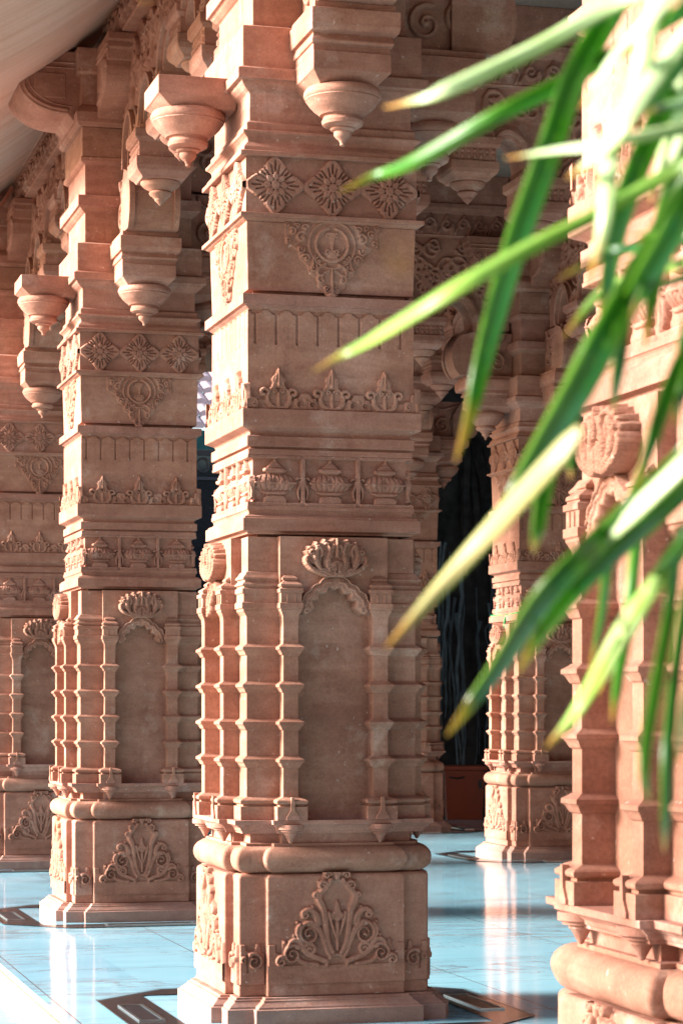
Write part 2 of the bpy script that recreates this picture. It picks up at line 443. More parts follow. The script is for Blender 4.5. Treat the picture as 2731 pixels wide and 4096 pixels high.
def medallion():
    z1 = 2.040; f = Relief(-.225, .225, 1.700, z1, .0026); f.sym = 0.0
    top = z1; cy = top - .092
    edge = [(0, 1.703), (.022, 1.722), (.030, 1.745), (.060, 1.765), (.066, 1.800), (.098, 1.822), (.108, 1.856), (.140, 1.880), (.150, 1.915), (.185, 1.940), (.205, 1.945), (.206, top), (-.01, top), (-.01, 1.703)]
    f.poly(edge, .007, .004)
    for r, wd, h in ((.100, .0065, .017), (.070, .0085, .021)):
        f.stroke([(r * math.sin(t), cy - r * math.cos(t)) for t in np.linspace(0, math.pi * .93, 30)], wd, h)
    f.disc(0, cy, .060, .017, 0, False)
    f.cutdisc(.031, cy + .006, .023, .042, .005); f.cutdisc(.024, cy - .012, .020, .026, .005)
    f.stroke(spiral(.017, cy - .030, .012, .003, -1.2, 1.0), .0055, .019); f.stroke(spiral(.016, cy + .040, .010, .003, 1.2, -.9), .005, .018)
    f.poly([(-.01, cy - .060), (.016, cy - .058), (.022, cy - .044), (.008, cy - .030), (-.01, cy - .028)], .020, .006)
    for (x, y, r, a, t, s) in ((.132, 1.975, .024, 2.2, -1.3, 1), (.172, 1.998, .017, 1.2, 1.2, 1), (.186, 1.960, .014, -1, 1.1, 1), (.136, 1.925, .017, 2.9, 1.3, 1), (.112, 1.888, .018, .4, 1.2, 1),
                            (.082, 1.848, .017, 2.5, 1.2, 1), (.060, 1.878, .015, 1.4, -1.2, 1), (.046, 1.800, .020, 1.9, -1.25, 1), (.024, 1.762, .012, 2.6, -1.1, 1), (.118, 2.016, .016, 3.0, -1.1, 1), (.150, 2.022, .012, .3, 1.1, 1), (.193, 2.024, .011, -.6, 1.1, 1)):
        f.stroke(spiral(x, y, r, .002, a, t), r * .40, .019, r * .32); f.disc(x, y, r * .30, .021)
    f.stroke(bez((.10, 2.03), (.125, 2.0), (.12, 1.96), (.155, 1.945)), .009, .017, .004)
    f.stroke(bez((.075, 1.90), (.09, 1.87), (.07, 1.85), (.10, 1.84)), .009, .018, .004)
    f.stroke(bez((.03, 1.865), (.07, 1.85), (.075, 1.82), (.045, 1.815)), .009, .020, .005)
    f.stroke(bez((.012, 1.84), (.035, 1.835), (.05, 1.815), (.042, 1.79)), .006, .017, .004)
    f.poly([(-.01, 1.876), (.026, 1.876), (.030, 1.892), (.020, 1.905), (-.01, 1.905)], .016, .004)
    f.stroke([(0, 1.850), (0, 1.745)], .004, .020, .010)
    f.stroke(bez((.004, 1.76), (.014, 1.75), (.022, 1.74), (.030, 1.752)), .006, .018, .003)
    f.poly([(-.01, 1.703), (.004, 1.706), (.026, 1.735), (.010, 1.748), (-.01, 1.748)], .020, .006)
    f.H = np.where(f.V < 1.7263, np.maximum(f.H, np.where(f.H > 0, f.H + .0, 0)), f.H)
    return f.mesh('medallion', .3660, .002)
def teeth_panel():
    wd = .3624; z0, z1 = 1.50, 1.6631; f = Relief(-wd, wd, z0, z1, .0026)
    f.H[:] = .0002; pitch = 2 * wd / 8
    f.H[:] = .010
    for k in range(8):
        c = -wd + pitch * (k + .5) - .012
        f.cut([(c, z1 - .012), (c, z1 - .130)], .0050, .013, -.012)
        f.cut([(c, z1 - .135), (c, z1 - .137)], .0068, .013, -.012)
        e = c + pitch / 2
        # stepped ogee notch between two bars, just under the slab
        f.cut([(c - .012, z1 - .006), (c + .012, z1 - .006)], .011, .013, -.012)
        f.cut([(c - .026, z1 - .002), (c + .026, z1 - .002)], .0055, .013, -.012)
    H = f.H; ny, nx = H.shape
    f.H = np.where(H > -.02, H, H)
    # plate: every cell kept
    me = f.mesh('teeth_frieze', wd - .010 + .0005, 0, True)
    return me
def finial_band():
    wd = .390; z0, z1 = 1.2457, 1.430; f = Relief(-wd, wd, z0, z1, .0026); pitch = .232
    for k in (-1, 0, 1):
        c = k * pitch
        f.sym = c
        f.poly([(-.01, z0), (.040, z0), (.058, z0 + .026), (.060, z0 + .052), (.050, z0 + .078), (.032, z0 + .098), (.028, z0 + .112), (.034, z0 + .122), (.026, z0 + .140), (.014, z0 + .150), (0.006, z0 + .172), (0, z0 + .180), (-.01, z0 + .180)], .020, .005)
        f.cutdisc(0, z0 + .052, .042, .040, .006)
        f.stroke([(0, z0 + .012), (0, z0 + .07)], .012, .020, .006)
        f.stroke(spiral(.017, z0 + .076, .010, .003, 3.1, -.9), .0055, .020)
        f.disc(0, z0 + .028, .013, .020)
        f.stroke([(0, z0 + .10), (0, z0 + .165)], .010, .026, .004)
        f.stroke([(.016, z0 + .118), (.010, z0 + .145)], .006, .024, .003)
        f.stroke(spiral(.063, z0 + .068, .020, .006, 2.6, -.7), .009, .022)
    f.sym = None
    for k in (-1.5, -.5, .5, 1.5):
        c = k * pitch; f.sym = c if abs(k) < 1 else None
        if abs(k) < 1:
            f.poly([(-.01, z0), (.058, z0), (.054, z0 + .03), (.050, z0 + .05), (.030, z0 + .052), (.022, z0 + .072), (-.01, z0 + .074)], .016, .004)
            f.stroke(spiral(.030, z0 + .022, .015, .003, 1.2, 1.15), .0055, .023)
            f.cut(spiral(.030, z0 + .022, .0095, .003, 1.9, .8), .004, .014, .003)
            f.disc(0, z0 + .04, .014, .022)
        else:
            sg = 1 if k > 0 else -1
            q = .390 * sg
            f.poly([(q, z0), (q - sg * .075, z0), (q - sg * .070, z0 + .05), (q - sg * .045, z0 + .052), (q - sg * .040, z0 + .078), (q - sg * .012, z0 + .088), (q, z0 + .11)], .018, .004)
            f.stroke(spiral(q - sg * .052, z0 + .024, .015, .003, 1.2, 1.15 * sg), .0055, .025)
            f.stroke([(q - sg * .012, z0 + .01), (q - sg * .02, z0 + .06), (q - sg * .006, z0 + .10)], .012, .026, .006)
    f.sym = None
    f.H = np.where((f.V < z0 + .040), np.maximum(f.H, .009), f.H)
    return f.mesh('finial_cresting', .3624)
def pot_band():
    wd = .3624; z0, z1 = .8392, 1.0531; f = Relief(-wd, wd, z0, z1, .0026); pitch = 2 * wd / 3
    T = .028
    f.H = np.where((f.V < z0 + .018) | (f.V > z1 - .012), T, f.H)
    for k in (-.5, .5):
        f.H = np.where(np.abs(f.U - k * pitch) < .0085, T - .004, f.H)
    for k in (-1, 0, 1):
        c = k * pitch; f.sym = c; b = z0 + .016
        f.poly([(-.01, b), (.050, b), (.050, b + .018), (.036, b + .030), (-.01, b + .032)], T - .003, .003)
        f.poly([(-.01, b + .030), (.032, b + .030), (.060, b + .040), (.064, b + .050), (-.01, b + .050)], .024, .006)
        body = [(-.01, b + .046), (.060, b + .047), (.084, b + .062), (.092, b + .082), (.090, b + .096), (.074, b + .114), (.044, b + .122), (-.01, b + .124)]
        f.poly(body, .034, .030, .5)
        f.poly([(-.01, b + .078), (.094, b + .078), (.094, b + .089), (-.01, b + .089)], .036, .004)
        for q in (.018, .042, .066):
            f.cut([(q * .8, b + .052), (q, b + .076)], .0028, .007, .012); f.cut([(q, b + .091), (q * .8, b + .120)], .0028, .007, .012)
        f.poly([(-.01, b + .122), (.030, b + .122), (.050, b + .130), (.054, b + .140), (.044, b + .148), (-.01, b + .148)], .028, .006)
        for i, (wq, hq) in enumerate(((.036, .157), (.027, .165), (.018, .172))):
            f.poly([(-.01, b + .146), (wq, b + .146 + i * .008), (wq * .86, b + hq), (-.01, b + hq)], .024 - .003 * i, .004)
        f.poly([(-.01, b + .170), (.012, b + .170), (.005, b + .188), (-.01, b + .192)], .018, .004)
        f.stroke(bez((.094, b + .10), (.105, b + .115), (.120, b + .095), (.106, b + .07)), .0068, .022)
        f.stroke(bez((.106, b + .07), (.095, b + .05), (.100, b + .025), (.108, b + .012)), .0085, .022, .003)
        f.cutdisc(.107, b + .098, .0045, .0045, .004)
    f.sym = None
    return f.mesh('pot_frieze', .335)
def palmette():
    z0, z1 = -1.165, -.700; f = Relief(-.296, .296, z0, z1, .0028); f.sym = 0.0; h = .024; b0 = -1.085
    f.H = np.where(f.V < b0 + .0, .010, 0) * (f.V < b0 - .004)
    # stepped ends of the low dado that carries the ornament
    f.poly([(.296, z0), (.296, b0 + .085), (.262, b0 + .085), (.262, b0 + .055), (.246, b0 + .045), (.246, b0), (.296, b0 - .02)], .009, .003)
    f.poly([(.238, b0), (.238, b0 + .105), (.224, b0 + .105), (.205, b0 + .075), (.205, b0)], .009, .003)
    P = lambda u, v: (u, b0 + v)
    f.poly([P(-.01, 0), P(.235, 0), P(.245, .03), P(.215, .05), P(.215, .085), P(.19, .095), P(.165, .10), P(.172, .165), P(.150, .215), P(.118, .200), P(.100, .235), P(.085, .30), P(.062, .325), P(.066, .365), P(.034, .385), P(.024, .43), P(0, .446), P(-.01, .446)], .003, .004)
    def leafy(pts, w0, w1, hh=h):
        f.stroke([(u, b0 + v) for u, v in pts], w0, hh, w1)
    leafy(bez((.030, .03), (.062, .075), (.056, .150), (.112, .172)), .011, .020)
    leafy(spiral(.120, .128, .044, .006, 1.75, -1.55, 40), .019, .009); f.cut([(u, b0 + v) for u, v in spiral(.120, .128, .034, .010, 1.2, -1.2, 30)], .005, .03, .002)
    leafy(bez((.085, .175), (.080, .225), (.140, .250), (.150, .205)), .022, .009)
    leafy(spiral(.136, .208, .017, .004, 1.0, -1.1), .010, .007)
    leafy(bez((.160, .165), (.180, .150), (.178, .120), (.160, .105)), .012, .006)
    leafy(bez((.045, .01), (.090, .035), (.130, .030), (.150, .075)), .014, .018)
    leafy(spiral(.118, .062, .026, .005, .6, 1.35), .013, .008)
    leafy(bez((.150, .075), (.160, .115), (.205, .110), (.212, .078)), .016, .007)
    leafy(spiral(.192, .042, .038, .006, 2.2, -1.5, 40), .016, .008); f.cut([(u, b0 + v) for u, v in spiral(.192, .042, .029, .008, 1.8, -1.2, 30)], .0045, .03, .002)
    leafy(spiral(.240, .014, .024, .005, 2.4, -1.3), .011, .008)
    leafy(bez((.085, .0), (.125, .004), (.155, .005), (.170, .025)), .010, .013)
    leafy(bez((.020, .05), (.066, .125), (.036, .20), (.074, .262)), .013, .021)
    leafy(bez((.074, .262), (.094, .305), (.052, .300), (.026, .352)), .021, .012)
    leafy(spiral(.062, .328, .020, .004, 2.6, -1.2), .010, .007)
    leafy(spiral(.092, .288, .012, .003, 2.0, -1.0), .008, .006)
    leafy(spiral(.042, .372, .016, .003, 2.8, -1.1), .009, .006)
    leafy([(0, .06), (0, .17)], .007, .012)
    leafy(bez((.0, .10), (.02, .15), (.03, .18), (.036, .215)), .006, .010)
    f.poly([P(-.01, .165), P(.016, .180), P(.030, .215), P(.018, .225), P(.014, .250), P(0, .275), P(-.01, .275)], .022, .008)
    leafy(spiral(.026, .196, .011, .003, 1.2, 1.1), .006, .005)
    f.poly([P(-.01, .345), P(.010, .350), P(.026, .390), P(.012, .398), P(.018, .418), P(0, .446), P(-.01, .446)], .023, .008)
    leafy([(.044 * math.sin(t), .044 * math.cos(t) - .006) for t in np.linspace(-.1, 1.6, 12)], .010, .009, .018)
    for u_, v_ in ((.186, .128), (.172, .182), (.104, .246), (.078, .350), (.054, .398), (.226, .100)): f.disc(u_, b0 + v_ - .006, .009, .016)
    return f.mesh('palmette', .448, .002)
def corner_scroll():
    b0 = -1.085; f = Relief(.298, .410, -1.17, b0 + .12, .0028)
    f.poly([(.4095, -1.17), (.4095, b0 + .085), (.384, b0 + .085), (.380, b0 + .058), (.346, b0 + .055), (.340, b0 + .088), (.322, b0 + .088), (.316, b0 + .050), (.3, b0 + .048), (.3, -1.17)], .012, .003)
    f.stroke(spiral(.346, b0 + .012, .036, .006, 1.0, 1.3), .011, .014, .008, .011); f.cut(spiral(.346, b0 + .012, .024, .006, 1.4, 1.1), .006, .02, .002)
    f.stroke(spiral(.392, b0 + .020, .013, .004, 2.0, -1.1), .006, .012, .004, .011); f.cut([(.378, b0 + .04), (.374, b0 - .03)], .004, .016, .002)
    return f.mesh('corner_scroll', .410, .002)
def lotus_front():
    cz = .575; f = Relief(-.142, .142, .470, .712, .0026); f.sym = 0.0; B = .052
    f.poly([(-.01, .474), (.026, .478), (.036, .498), (.066, .512), (.088, .540), (.118, .556), (.140, .592), (.128, .604), (.140, .630), (.124, .640), (.124, .664), (.100, .664), (.090, .692), (.066, .682), (.052, .708), (.030, .694), (.012, .712), (-.01, .712)], B, .006, .6)
    for (p, w0, w1, hh) in ((bez((.01, .498), (.05, .52), (.045, .60), (.012, .665)), .016, .010, .014), (bez((.02, .495), (.085, .52), (.105, .58), (.082, .650)), .017, .011, .013),
                            (bez((.03, .49), (.11, .51), (.14, .56), (.128, .595)), .015, .010, .010), ([(0, .60), (0, .700)], .009, .006, .018), (bez((.03, .60), (.028, .65), (.04, .69), (.052, .672)), .011, .006, .015),
                            (bez((.065, .60), (.06, .64), (.075, .675), (.088, .655)), .009, .005, .013), (spiral(.108, .622, .014, .003, 2.4, -1.0), .006, .005, .014)):
        f.stroke(p, w0, hh, w1, B)
    f.poly([(-.01, .50), (.022, .505), (.034, .54), (.028, .565), (.010, .578), (-.01, .58)], .014, .010, .5, B)
    f.cut([(.064, .535), (.060, .60)], .005, .020, .02); f.cut([(0, .505), (0, .56)], .003, .008, .02)
    f.cutdisc(.118, .640, .005, .005, B - .03); f.cutdisc(.096, .664, .0045, .0045, B - .03)
    me = f.mesh('lotus_crest', .407, .003); me.transform(Matrix.Translation((0, 0, .535 - .474 * .715)) @ Matrix.Diagonal((1, 1, .715, 1))); return me
ARCH_IN = bez((.104, .392), (.104, .452), (.058, .484), (0, .503), 40)
ARCH_OUT = bez((.152, .392), (.152, .472), (.074, .500), (.030, .540), 40)
ARCH_HOLE = [(.160, .372), (.138, .394)] + bez((.132, .400), (.132, .460), (.066, .500), (0, .522), 24)
def cusps(B, n, amp):
    B = np.array(B); T = np.gradient(B, axis=0); T /= np.linalg.norm(T, axis=1)[:, None]
    N = np.stack([-T[:, 1], T[:, 0]], -1); t = np.linspace(0, 1, len(B))
    P = B + N * (np.abs(np.sin(t * math.pi * n)) * amp)[:, None]; P[:, 0] = np.maximum(P[:, 0], 0)
    return [tuple(p) for p in P]
def arch_relief():
    f = Relief(-.170, .170, .345, .585, .0024); f.sym = 0.0
    ins = cusps(ARCH_IN, 3.5, .016); out = cusps(ARCH_OUT, 4, -.007)
    f.poly(ins + [(-.01, .503), (-.01, .548)] + out[::-1], .028, .008)
    mid = [(.6 * a[0] + .4 * b[0], .6 * a[1] + .4 * b[1]) for a, b in zip(out, ins)]
    f.stroke(mid, .007, .010, .006, .024); f.stroke(out, .0045, .008, .004, .026)
    f.stroke(spiral(.128, .402, .018, .004, 1.2, 1.2), .008, .034)
    return f.mesh('niche_arch', .4045, .06)

# ------------------------------------------------------------------ the carved pillar
def ring_prof(base, tips, z0, z1):
    """(z, offset) list of a shaft banded with projecting rings"""
    out = [(z0, 0)]
    for t in sorted(tips):
        out += [(t - .030, 0), (t - .026, .006), (t - .014, .012), (t - .007, .0175), (t - .005, .022), (t + .006, .022), (t + .016, .006), (t + .019, .004), (t + .0195, 0)]
    return out + [(z1, 0)]
RINGS = [-.233, -.076, .081, .238]
FOOT = [(-.4809, .033), (-.4240, .033), (-.4235, .020), (-.4140, .020), (-.4135, .030), (-.4080, .034), (-.4000, .034), (-.3950, .028), (-.3860, .004), (-.3830, 0)]
HEAD = [(.3500, 0), (.3750, .002), (.3900, .014), (.3940, .018), (.4030, .018), (.4070, .025), (.4300, .025), (.4330, .019), (.4390, .017), (.4670, .017), (.4700, .023), (.4890, .023), (.4930, .014), (.4990, .014), (.5030, .023), (.5076, .023), (.5200, .010), (.5250, .010), (.5290, .019), (.5345, .020), (.5480, .008), (.5600, .001), (.5628, -.004)]
def shaft_prof():
    mid = ring_prof(0, RINGS, -.383, .350)
    return FOOT + mid[1:-1] + HEAD

def build_pillar(outer):
    root = thing('carved_pillar', 'x', 'pillar')
    up = FZ
    def M(mb, n, bev=.0035, **k):
        me = mb.mesh(n, bev, **k); me.transform(Matrix.Translation((0, 0, up))); return me
    def RM(me): me.transform(Matrix.Translation((0, 0, up))); return me
    # foot
    p = MB(); rows = [(-1.345, .4744, .362, .520), (-1.265, .4744, .362, .520), (-1.262, .462, .350, .508), (-1.256, .462, .350, .508), (-1.236, .436, .322, .484), (-1.229, .436, .322, .484), (-1.2285, .428, .315, .474), (-1.2185, .426, .313, .470)]
    p.loft([cross(c, q, a, z) for z, c, q, a in rows]); plinth = link('plinth', M(p, 'plinth'), STONE, root)
    p = MB(); rows = [(-1.2180, .410, .298, .448), (-.722, .410, .298, .448), (-.712, .404, .292, .442), (-.708, .396, .284, .433)]
    p.loft([cross(c, q, a, z) for z, c, q, a in rows]); ped = link('pedestal', M(p, 'pedestal', .007), STONE, root)
    pm = RM(palmette()); cs = RM(corner_scroll()); cs2 = cs.copy(); cs2.transform(Matrix.Scale(-1, 4, (1, 0, 0))); cs2.flip_normals(); cs2.name = 'corner_scroll_mirrored'
    for k in range(4):
        link('palmette', pm, STONE, ped, rz=k * math.pi / 2); link('corner_scroll', cs, STONE, ped, rz=k * math.pi / 2); link('corner_scroll', cs2, STONE, ped, rz=k * math.pi / 2)
    p = MB(); rows = [(-.712, .37, .262, .402)]
    for i in range(13):
        t = -math.pi / 2 + math.pi * i / 12; e = math.cos(t) * .055
        rows.append((-.648 + .056 * math.sin(t), .372 + e, .258 + e, .407 + e))
    rows += [(-.590, .36, .25, .40)]
    p.loft([cross(c, q, a, z, .016) for z, c, q, a in rows]); link('torus_moulding', M(p, 'torus_moulding', 0, smooth=40), STONE, root)
    p = MB(); rows = [(-.593, .372, .262, .412), (-.580, .372, .262, .412), (-.579, .350, .225, .395), (-.537, .350, .225, .395)]
    p.loft([cross(c, q, a, z) for z, c, q, a in rows]); link('neck_block', M(p, 'neck_block', .002), STONE, root)
    p = MB(); rows = [(-.5379, .392, .246, .430), (-.528, .394, .248, .432), (-.5275, .398, .251, .436), (-.515, .404, .255, .441), (-.503, .420, .266, .455), (-.499, .432, .277, .467), (-.481, .433, .278, .468)]
    p.loft([cross(c, q, a, z) for z, c, q, a in rows])
    led = link('ledge', M(p, 'ledge', .0025), STONE, root)
    d = MB()
    for sx in (0,):
        d.lathe([(.0, -.580), (.006, -.578), (.024, -.545), (.030, -.540), (.030, -.533), (.046, -.530), (.046, -.524), (.058, -.520), (.058, -.500)], (sx, -.428, 0), 12)
    dm = M(d, 'ledge_drops', 0, smooth=40)
    for k in range(4):
        for sx in (-.195, .195):
            a_ = k * math.pi / 2; link('drop_pendant', dm, STONE, led, (sx * math.cos(a_), sx * math.sin(a_), 0), a_)
    # shaft
    p = MB(); p.box(-.352, .352, -.352, .352, -.482, .7075)
    prof = shaft_prof()
    for qx in (-1, 1):
        for qy in (-1, 1):
            rings = []
            for z, o in prof:
                c0, c1 = .215, .3690 + o
                x0, x1 = sorted((qx * c0, qx * c1)); y0, y1 = sorted((qy * c0, qy * c1))
                rings.append([(x0, y0, z), (x1, y0, z), (x1, y1, z), (x0, y1, z)])
            p.loft(rings)
            x0, x1 = sorted((qx * .2, qx * .3624)); y0, y1 = sorted((qy * .2, qy * .3624)); p.box(x0, x1, y0, y1, .5600, .7085)
    shaft = link('shaft', M(p, 'shaft', .002), STONE, root)
    # spandrel plate with the cusped opening
    right = [(.234, .372)] + ARCH_HOLE
    left = [(-x, z) for x, z in reversed(right[:-1])]
    outline = right + left + [(-.234, .7095), (.234, .7095)]
    p = MB(); p.loft([[(x, y, z) for x, z in outline] for y in (-.30, -.4065)])
    spm = M(p, 'spandrel_panel', .0)
    p = MB()
    def pil(sx):
        hw, a = .0325, .438; q = MB(); rings = []
        for z, o in FOOT + ring_prof(0, RINGS, -.383, .350)[1:-1] + [(.350, 0), (.375, .002), (.392, .010), (.396, .013), (.403, .013), (.407, .018), (.428, .018), (.430, .012), (.470, .012), (.472, .018), (.487, .018), (.490, .010), (.4955, .008), (.497, .013), (.506, .014), (.522, -.006), (.524, -.006), (.526, 0), (.534, .001), (.548, -.014), (.556, -.018), (.575, -.027)]:
            w_ = hw + o; aa = a + o - (.0 if z < .5 else (z - .5) * .35)
            rings.append([(sx - w_, -.33, z), (sx - w_, -aa, z), (sx + w_, -aa, z), (sx + w_, -.33, z)])
        q.loft(rings)
        # leaf on the foot block and raised bars on the capital block
        q.prism([(sx - .007, -.385), (sx + .007, -.385), (sx + .010, -.44), (sx + .028, -.468), (sx + .028, -.480), (sx - .028, -.480), (sx - .028, -.468), (sx - .010, -.44)], -.479, -.46)
        for e in (-.016, .016): q.box(sx + e - .004, sx + e + .004, -.4535, -.44, .4325, .468)
        return M(q, 'pilaster', .0018)
    pl, pr = pil(-.195), pil(.195)
    am = RM(arch_relief()); lm = RM(lotus_front())
    for k in range(4):
        z = k * math.pi / 2
        link('spandrel_panel', spm, STONE, shaft, rz=z); link('pilaster', pl, STONE, shaft, rz=z); link('pilaster', pr, STONE, shaft, rz=z)
        link('niche_arch', am, STONE, shaft, rz=z); link('lotus_crest', lm, STONE, shaft, rz=z)
    # upper block, slab by slab
    def sect(name, rows, bev=.0035):
        q = MB(); q.loft([sq(c, z) for z, c in rows]); return link(name, M(q, name, bev), STONE, root)
    sect('dark_joint', [(.7075, .31), (.7205, .31)], 0)
    sect('lower_slab', [(.7203, .3624), (.728, .366), (.7349, .387), (.7849, .387), (.787, .380), (.795, .376), (.8, .362), (.806, .356), (.816, .358), (.8225, .3624), (.8228, .3651), (.8392, .3651)])
    pots = sect('pot_course', [(.8395, .335), (1.0530, .335)], 0)
    sect('cornice_band', [(1.0533, .3600), (1.0799, .3600), (1.0803, .348), (1.0888, .348), (1.0891, .366), (1.1337, .366), (1.136, .352), (1.148, .350), (1.155, .356), (1.1703, .3905), (1.2457, .3905)])
    tw = sect('teeth_course', [(1.246, .3622), (1.502, .3622), (1.503, .352), (1.662, .352)], 0)
    sect('middle_slab', [(1.6630, .3562), (1.667, .358), (1.676, .371), (1.683, .376), (1.6835, .3898), (1.7263, .3898), (1.7266, .334), (1.7453, .334)])
    med = sect('medallion_course', [(1.7455, .3624), (2.034, .3700)])
    sect('thin_slab', [(2.034, .3705), (2.042, .386), (2.0478, .389), (2.0480, .4016), (2.0662, .4016)])
    ros = sect('rosette_course', [(2.0664, .3725), (2.3046, .3725)], 0)
    sect('capital', [(2.3046, .4007), (2.3246, .4007), (2.328, .386), (2.345, .383), (2.3686, .3636), (2.385, .366), (2.396, .378), (2.4018, .3875), (2.414, .3875), (2.4144, .3681), (2.4490, .3681), (2.4588, .353), (2.5694, .353), (2.578, .356), (2.590, .374), (2.608, .392), (2.6215, .396), (2.622, .4147), (2.6666, .4147), (2.6770, .392), (2.6813, .3901),
        (2.848, .3901), (2.866, .335), (3.046, .335), (3.052, .345), (3.066, .362), (3.078, .372), (3.080, .385), (3.148, .385), (3.156, .335), (3.345, .335), (3.352, .352), (3.362, .365), (3.388, .365), (3.392, .355), (3.575, .355)])
    tfm = RM(teeth_panel()); fm = RM(finial_band()); pm2 = RM(pot_band()); mm = RM(medallion()); rm = RM(rosette_band())
    for k in range(4):
        z = k * math.pi / 2
        link('pot_relief', pm2, STONE, pots, rz=z); link('finial_cresting', fm, STONE, tw, rz=z); link('teeth_frieze', tfm, STONE, tw, rz=z)
        link('medallion', mm, STONE, med, rz=z); link('rosette_frieze', rm, STONE, ros, rz=z)
    # brackets on the four sides: square slab over a hanging bud, stepped slabs, bulging scroll
    q = MB()
    def slab(z0, z1, s, hw, back=-.32): q.box(-hw, hw, -s, back, z0, z1)
    q.loft([[(-h, -.36, z), (h, -.36, z), (h, -s, z), (-h, -s, z)] for z, h, s in ((2.556, .120, .640), (2.566, .128, .655), (2.598, .160, .698), (2.602, .166, .706), (2.679, .166, .706))])
    q.loft([[(-h, -.36, z), (h, -.36, z), (h, -s, z), (-h, -s, z)] for z, h, s in ((2.680, .164, .694), (2.706, .164, .694), (2.708, .172, .716), (2.718, .176, .722), (2.736, .170, .712), (2.748, .168, .708), (2.750, .184, .760), (2.772, .188, .772), (2.836, .188, .772), (2.840, .172, .750), (2.868, .172, .750))])
    rib = []
    for t in np.linspace(0, 1, 16):
        a = -1.0 + 2.05 * t
        rib.append((.735 + .150 * math.cos(a), 3.035 + .20 * math.sin(a)))
    outline = [(.34, 2.866)] + [(s_, z_) for s_, z_ in rib] + [(.78, 3.245), (.34, 3.245)]
    q.loft([[(x, -s_, z_) for s_, z_ in outline] for x in (-.120, .120)])
    inner = [(.34, 2.8675)] + [(s_ + .018, z_) for s_, z_ in rib] + [(.80, 3.249), (.70, 3.249)] + [(s_ - .05, z_ + .002) for s_, z_ in reversed(rib)]
    for x0, x1 in ((-.156, -.118), (.118, .156)):
        q.loft([[(x, -s_, z_) for s_, z_ in [(.60, 2.8675)] + [(a_ + .018, b_) for a_, b_ in rib] + [(.70, 3.249), (.60, 3.10)]] for x in (x0, x1)])
    bm_ = M(q, 'bracket', .003)
    # scrolls on the bracket cheeks
    f = Relief(.40, .88, 2.87, 3.25, .0035)
    f.stroke(bez((.80, 2.90), (.93, 3.0), (.90, 3.16), (.78, 3.24)), .014, .022)
    f.stroke(spiral(.66, 3.04, .125, .010, 1.6, -1.6, 50), .016, .024, .012); f.disc(.66, 3.04, .022, .028)
    f.stroke(spiral(.49, 2.99, .085, .008, 1.2, 1.5, 40), .013, .022, .009); f.disc(.49, 2.99, .018, .026)
    f.stroke(bez((.42, 3.22), (.46, 3.10), (.58, 3.20), (.72, 3.22)), .014, .020, .008)
    for i in range(12):
        a = 1.0 - i * .22; f.disc(.735 + .118 * math.cos(a), 3.035 + .165 * math.sin(a), .010, .016)
    cm = f.mesh('bracket_scroll', 0, .004)
    cm.transform(Matrix(((0, 1, 0, 0), (-1, 0, 0, 0), (0, 0, 1, 0), (0, 0, 0, 1))))   # u -> -y, height -> -x
    cm.transform(Matrix.Translation((-.120, 0, up)))
    cm2 = cm.copy(); cm2.transform(Matrix.Scale(-1, 4, (1, 0, 0))); cm2.flip_normals()
    pend = MB().lathe([(.152, 2.560), (.160, 2.548), (.163, 2.536), (.160, 2.526), (.155, 2.521), (.156, 2.515), (.150, 2.509), (.140, 2.494), (.122, 2.475), (.104, 2.462), (.096, 2.452), (.082, 2.450), (.080, 2.445),
                       (.082, 2.440), (.088, 2.428), (.084, 2.414), (.070, 2.405), (.050, 2.402), (.052, 2.396), (.046, 2.390), (.036, 2.388), (.037, 2.374), (.030, 2.362), (.016, 2.352), (.010, 2.338), (.012, 2.332), (.004, 2.326)], (0, -.545, 0), 36)
    pe = M(pend, 'pendant', 0, smooth=38)
    q = MB(); q.loft([[(-h, -.36, z), (h, -.36, z), (h, -s, z), (-h, -s, z)] for z, h, s in ((2.556, .120, .640), (2.566, .128, .655), (2.598, .160, .698), (2.602, .166, .706), (2.679, .166, .706))])
    plain = M(q, 'plain_bracket', .003)
    for k in range(4):
        b = link('bracket', plain if outer and k == 3 else bm_, STONE, root, rz=k * math.pi / 2)
        link('pendant', pe, STONE, b)
        if not (outer and k == 3): link('bracket_scroll', cm, STONE, b); link('bracket_scroll', cm2, STONE, b)
    # cross corbel under the lintels
    def corb(hw, dz):
        q = MB(); top = 4.055 - dz
        pr_ = [(.80, top), (.80, 4.01), (.785, 4.0), (.785, 3.965), (.77, 3.955), (.755, 3.90), (.74, 3.895), (.74, 3.86)]
        pr_ += [(.735 - .30 * (1 - math.cos(t)), 3.86 - .19 * math.sin(t)) for t in np.linspace(.12, math.pi / 2, 10)]
        pr_ += [(.42, 3.655), (.375, 3.60), (.362, 3.573 + dz)]
        outline = pr_ + [(-s_, z_) for s_, z_ in reversed(pr_)]
        q.prism(outline, -hw, hw, 'y'); return q
    q = corb(.27, 0); ax = M(q, 'corbel_arm', .004)
    cb = link('corbel', ax, STONE, root)
    q = corb(.266, .003); ay = M(q, 'corbel_arm_across', .004)
    link('corbel', ay, STONE, root, rz=math.pi / 2)
    f = Relief(.385, .80, 3.60, 4.05, .005)
    cv = [(.735 - .03 - .27 * (1 - math.cos(t)), 3.86 - .165 * math.sin(t)) for t in np.linspace(-.25, math.pi / 2, 16)]
    f.stroke(cv, .011, .012); f.stroke([(a_ - .03, b_ + .02) for a_, b_ in cv], .006, .008)
    f.stroke(spiral(.715, 3.885, .034, .006, 2.4, 1.2), .010, .014)
    for z_ in (3.952, 3.985): f.stroke([(.39, z_), (.775, z_)], .007, .010)
    f.poly([(.44, 3.76), (.60, 3.76), (.64, 3.80), (.64, 3.92), (.44, 3.92)], .007, .004)
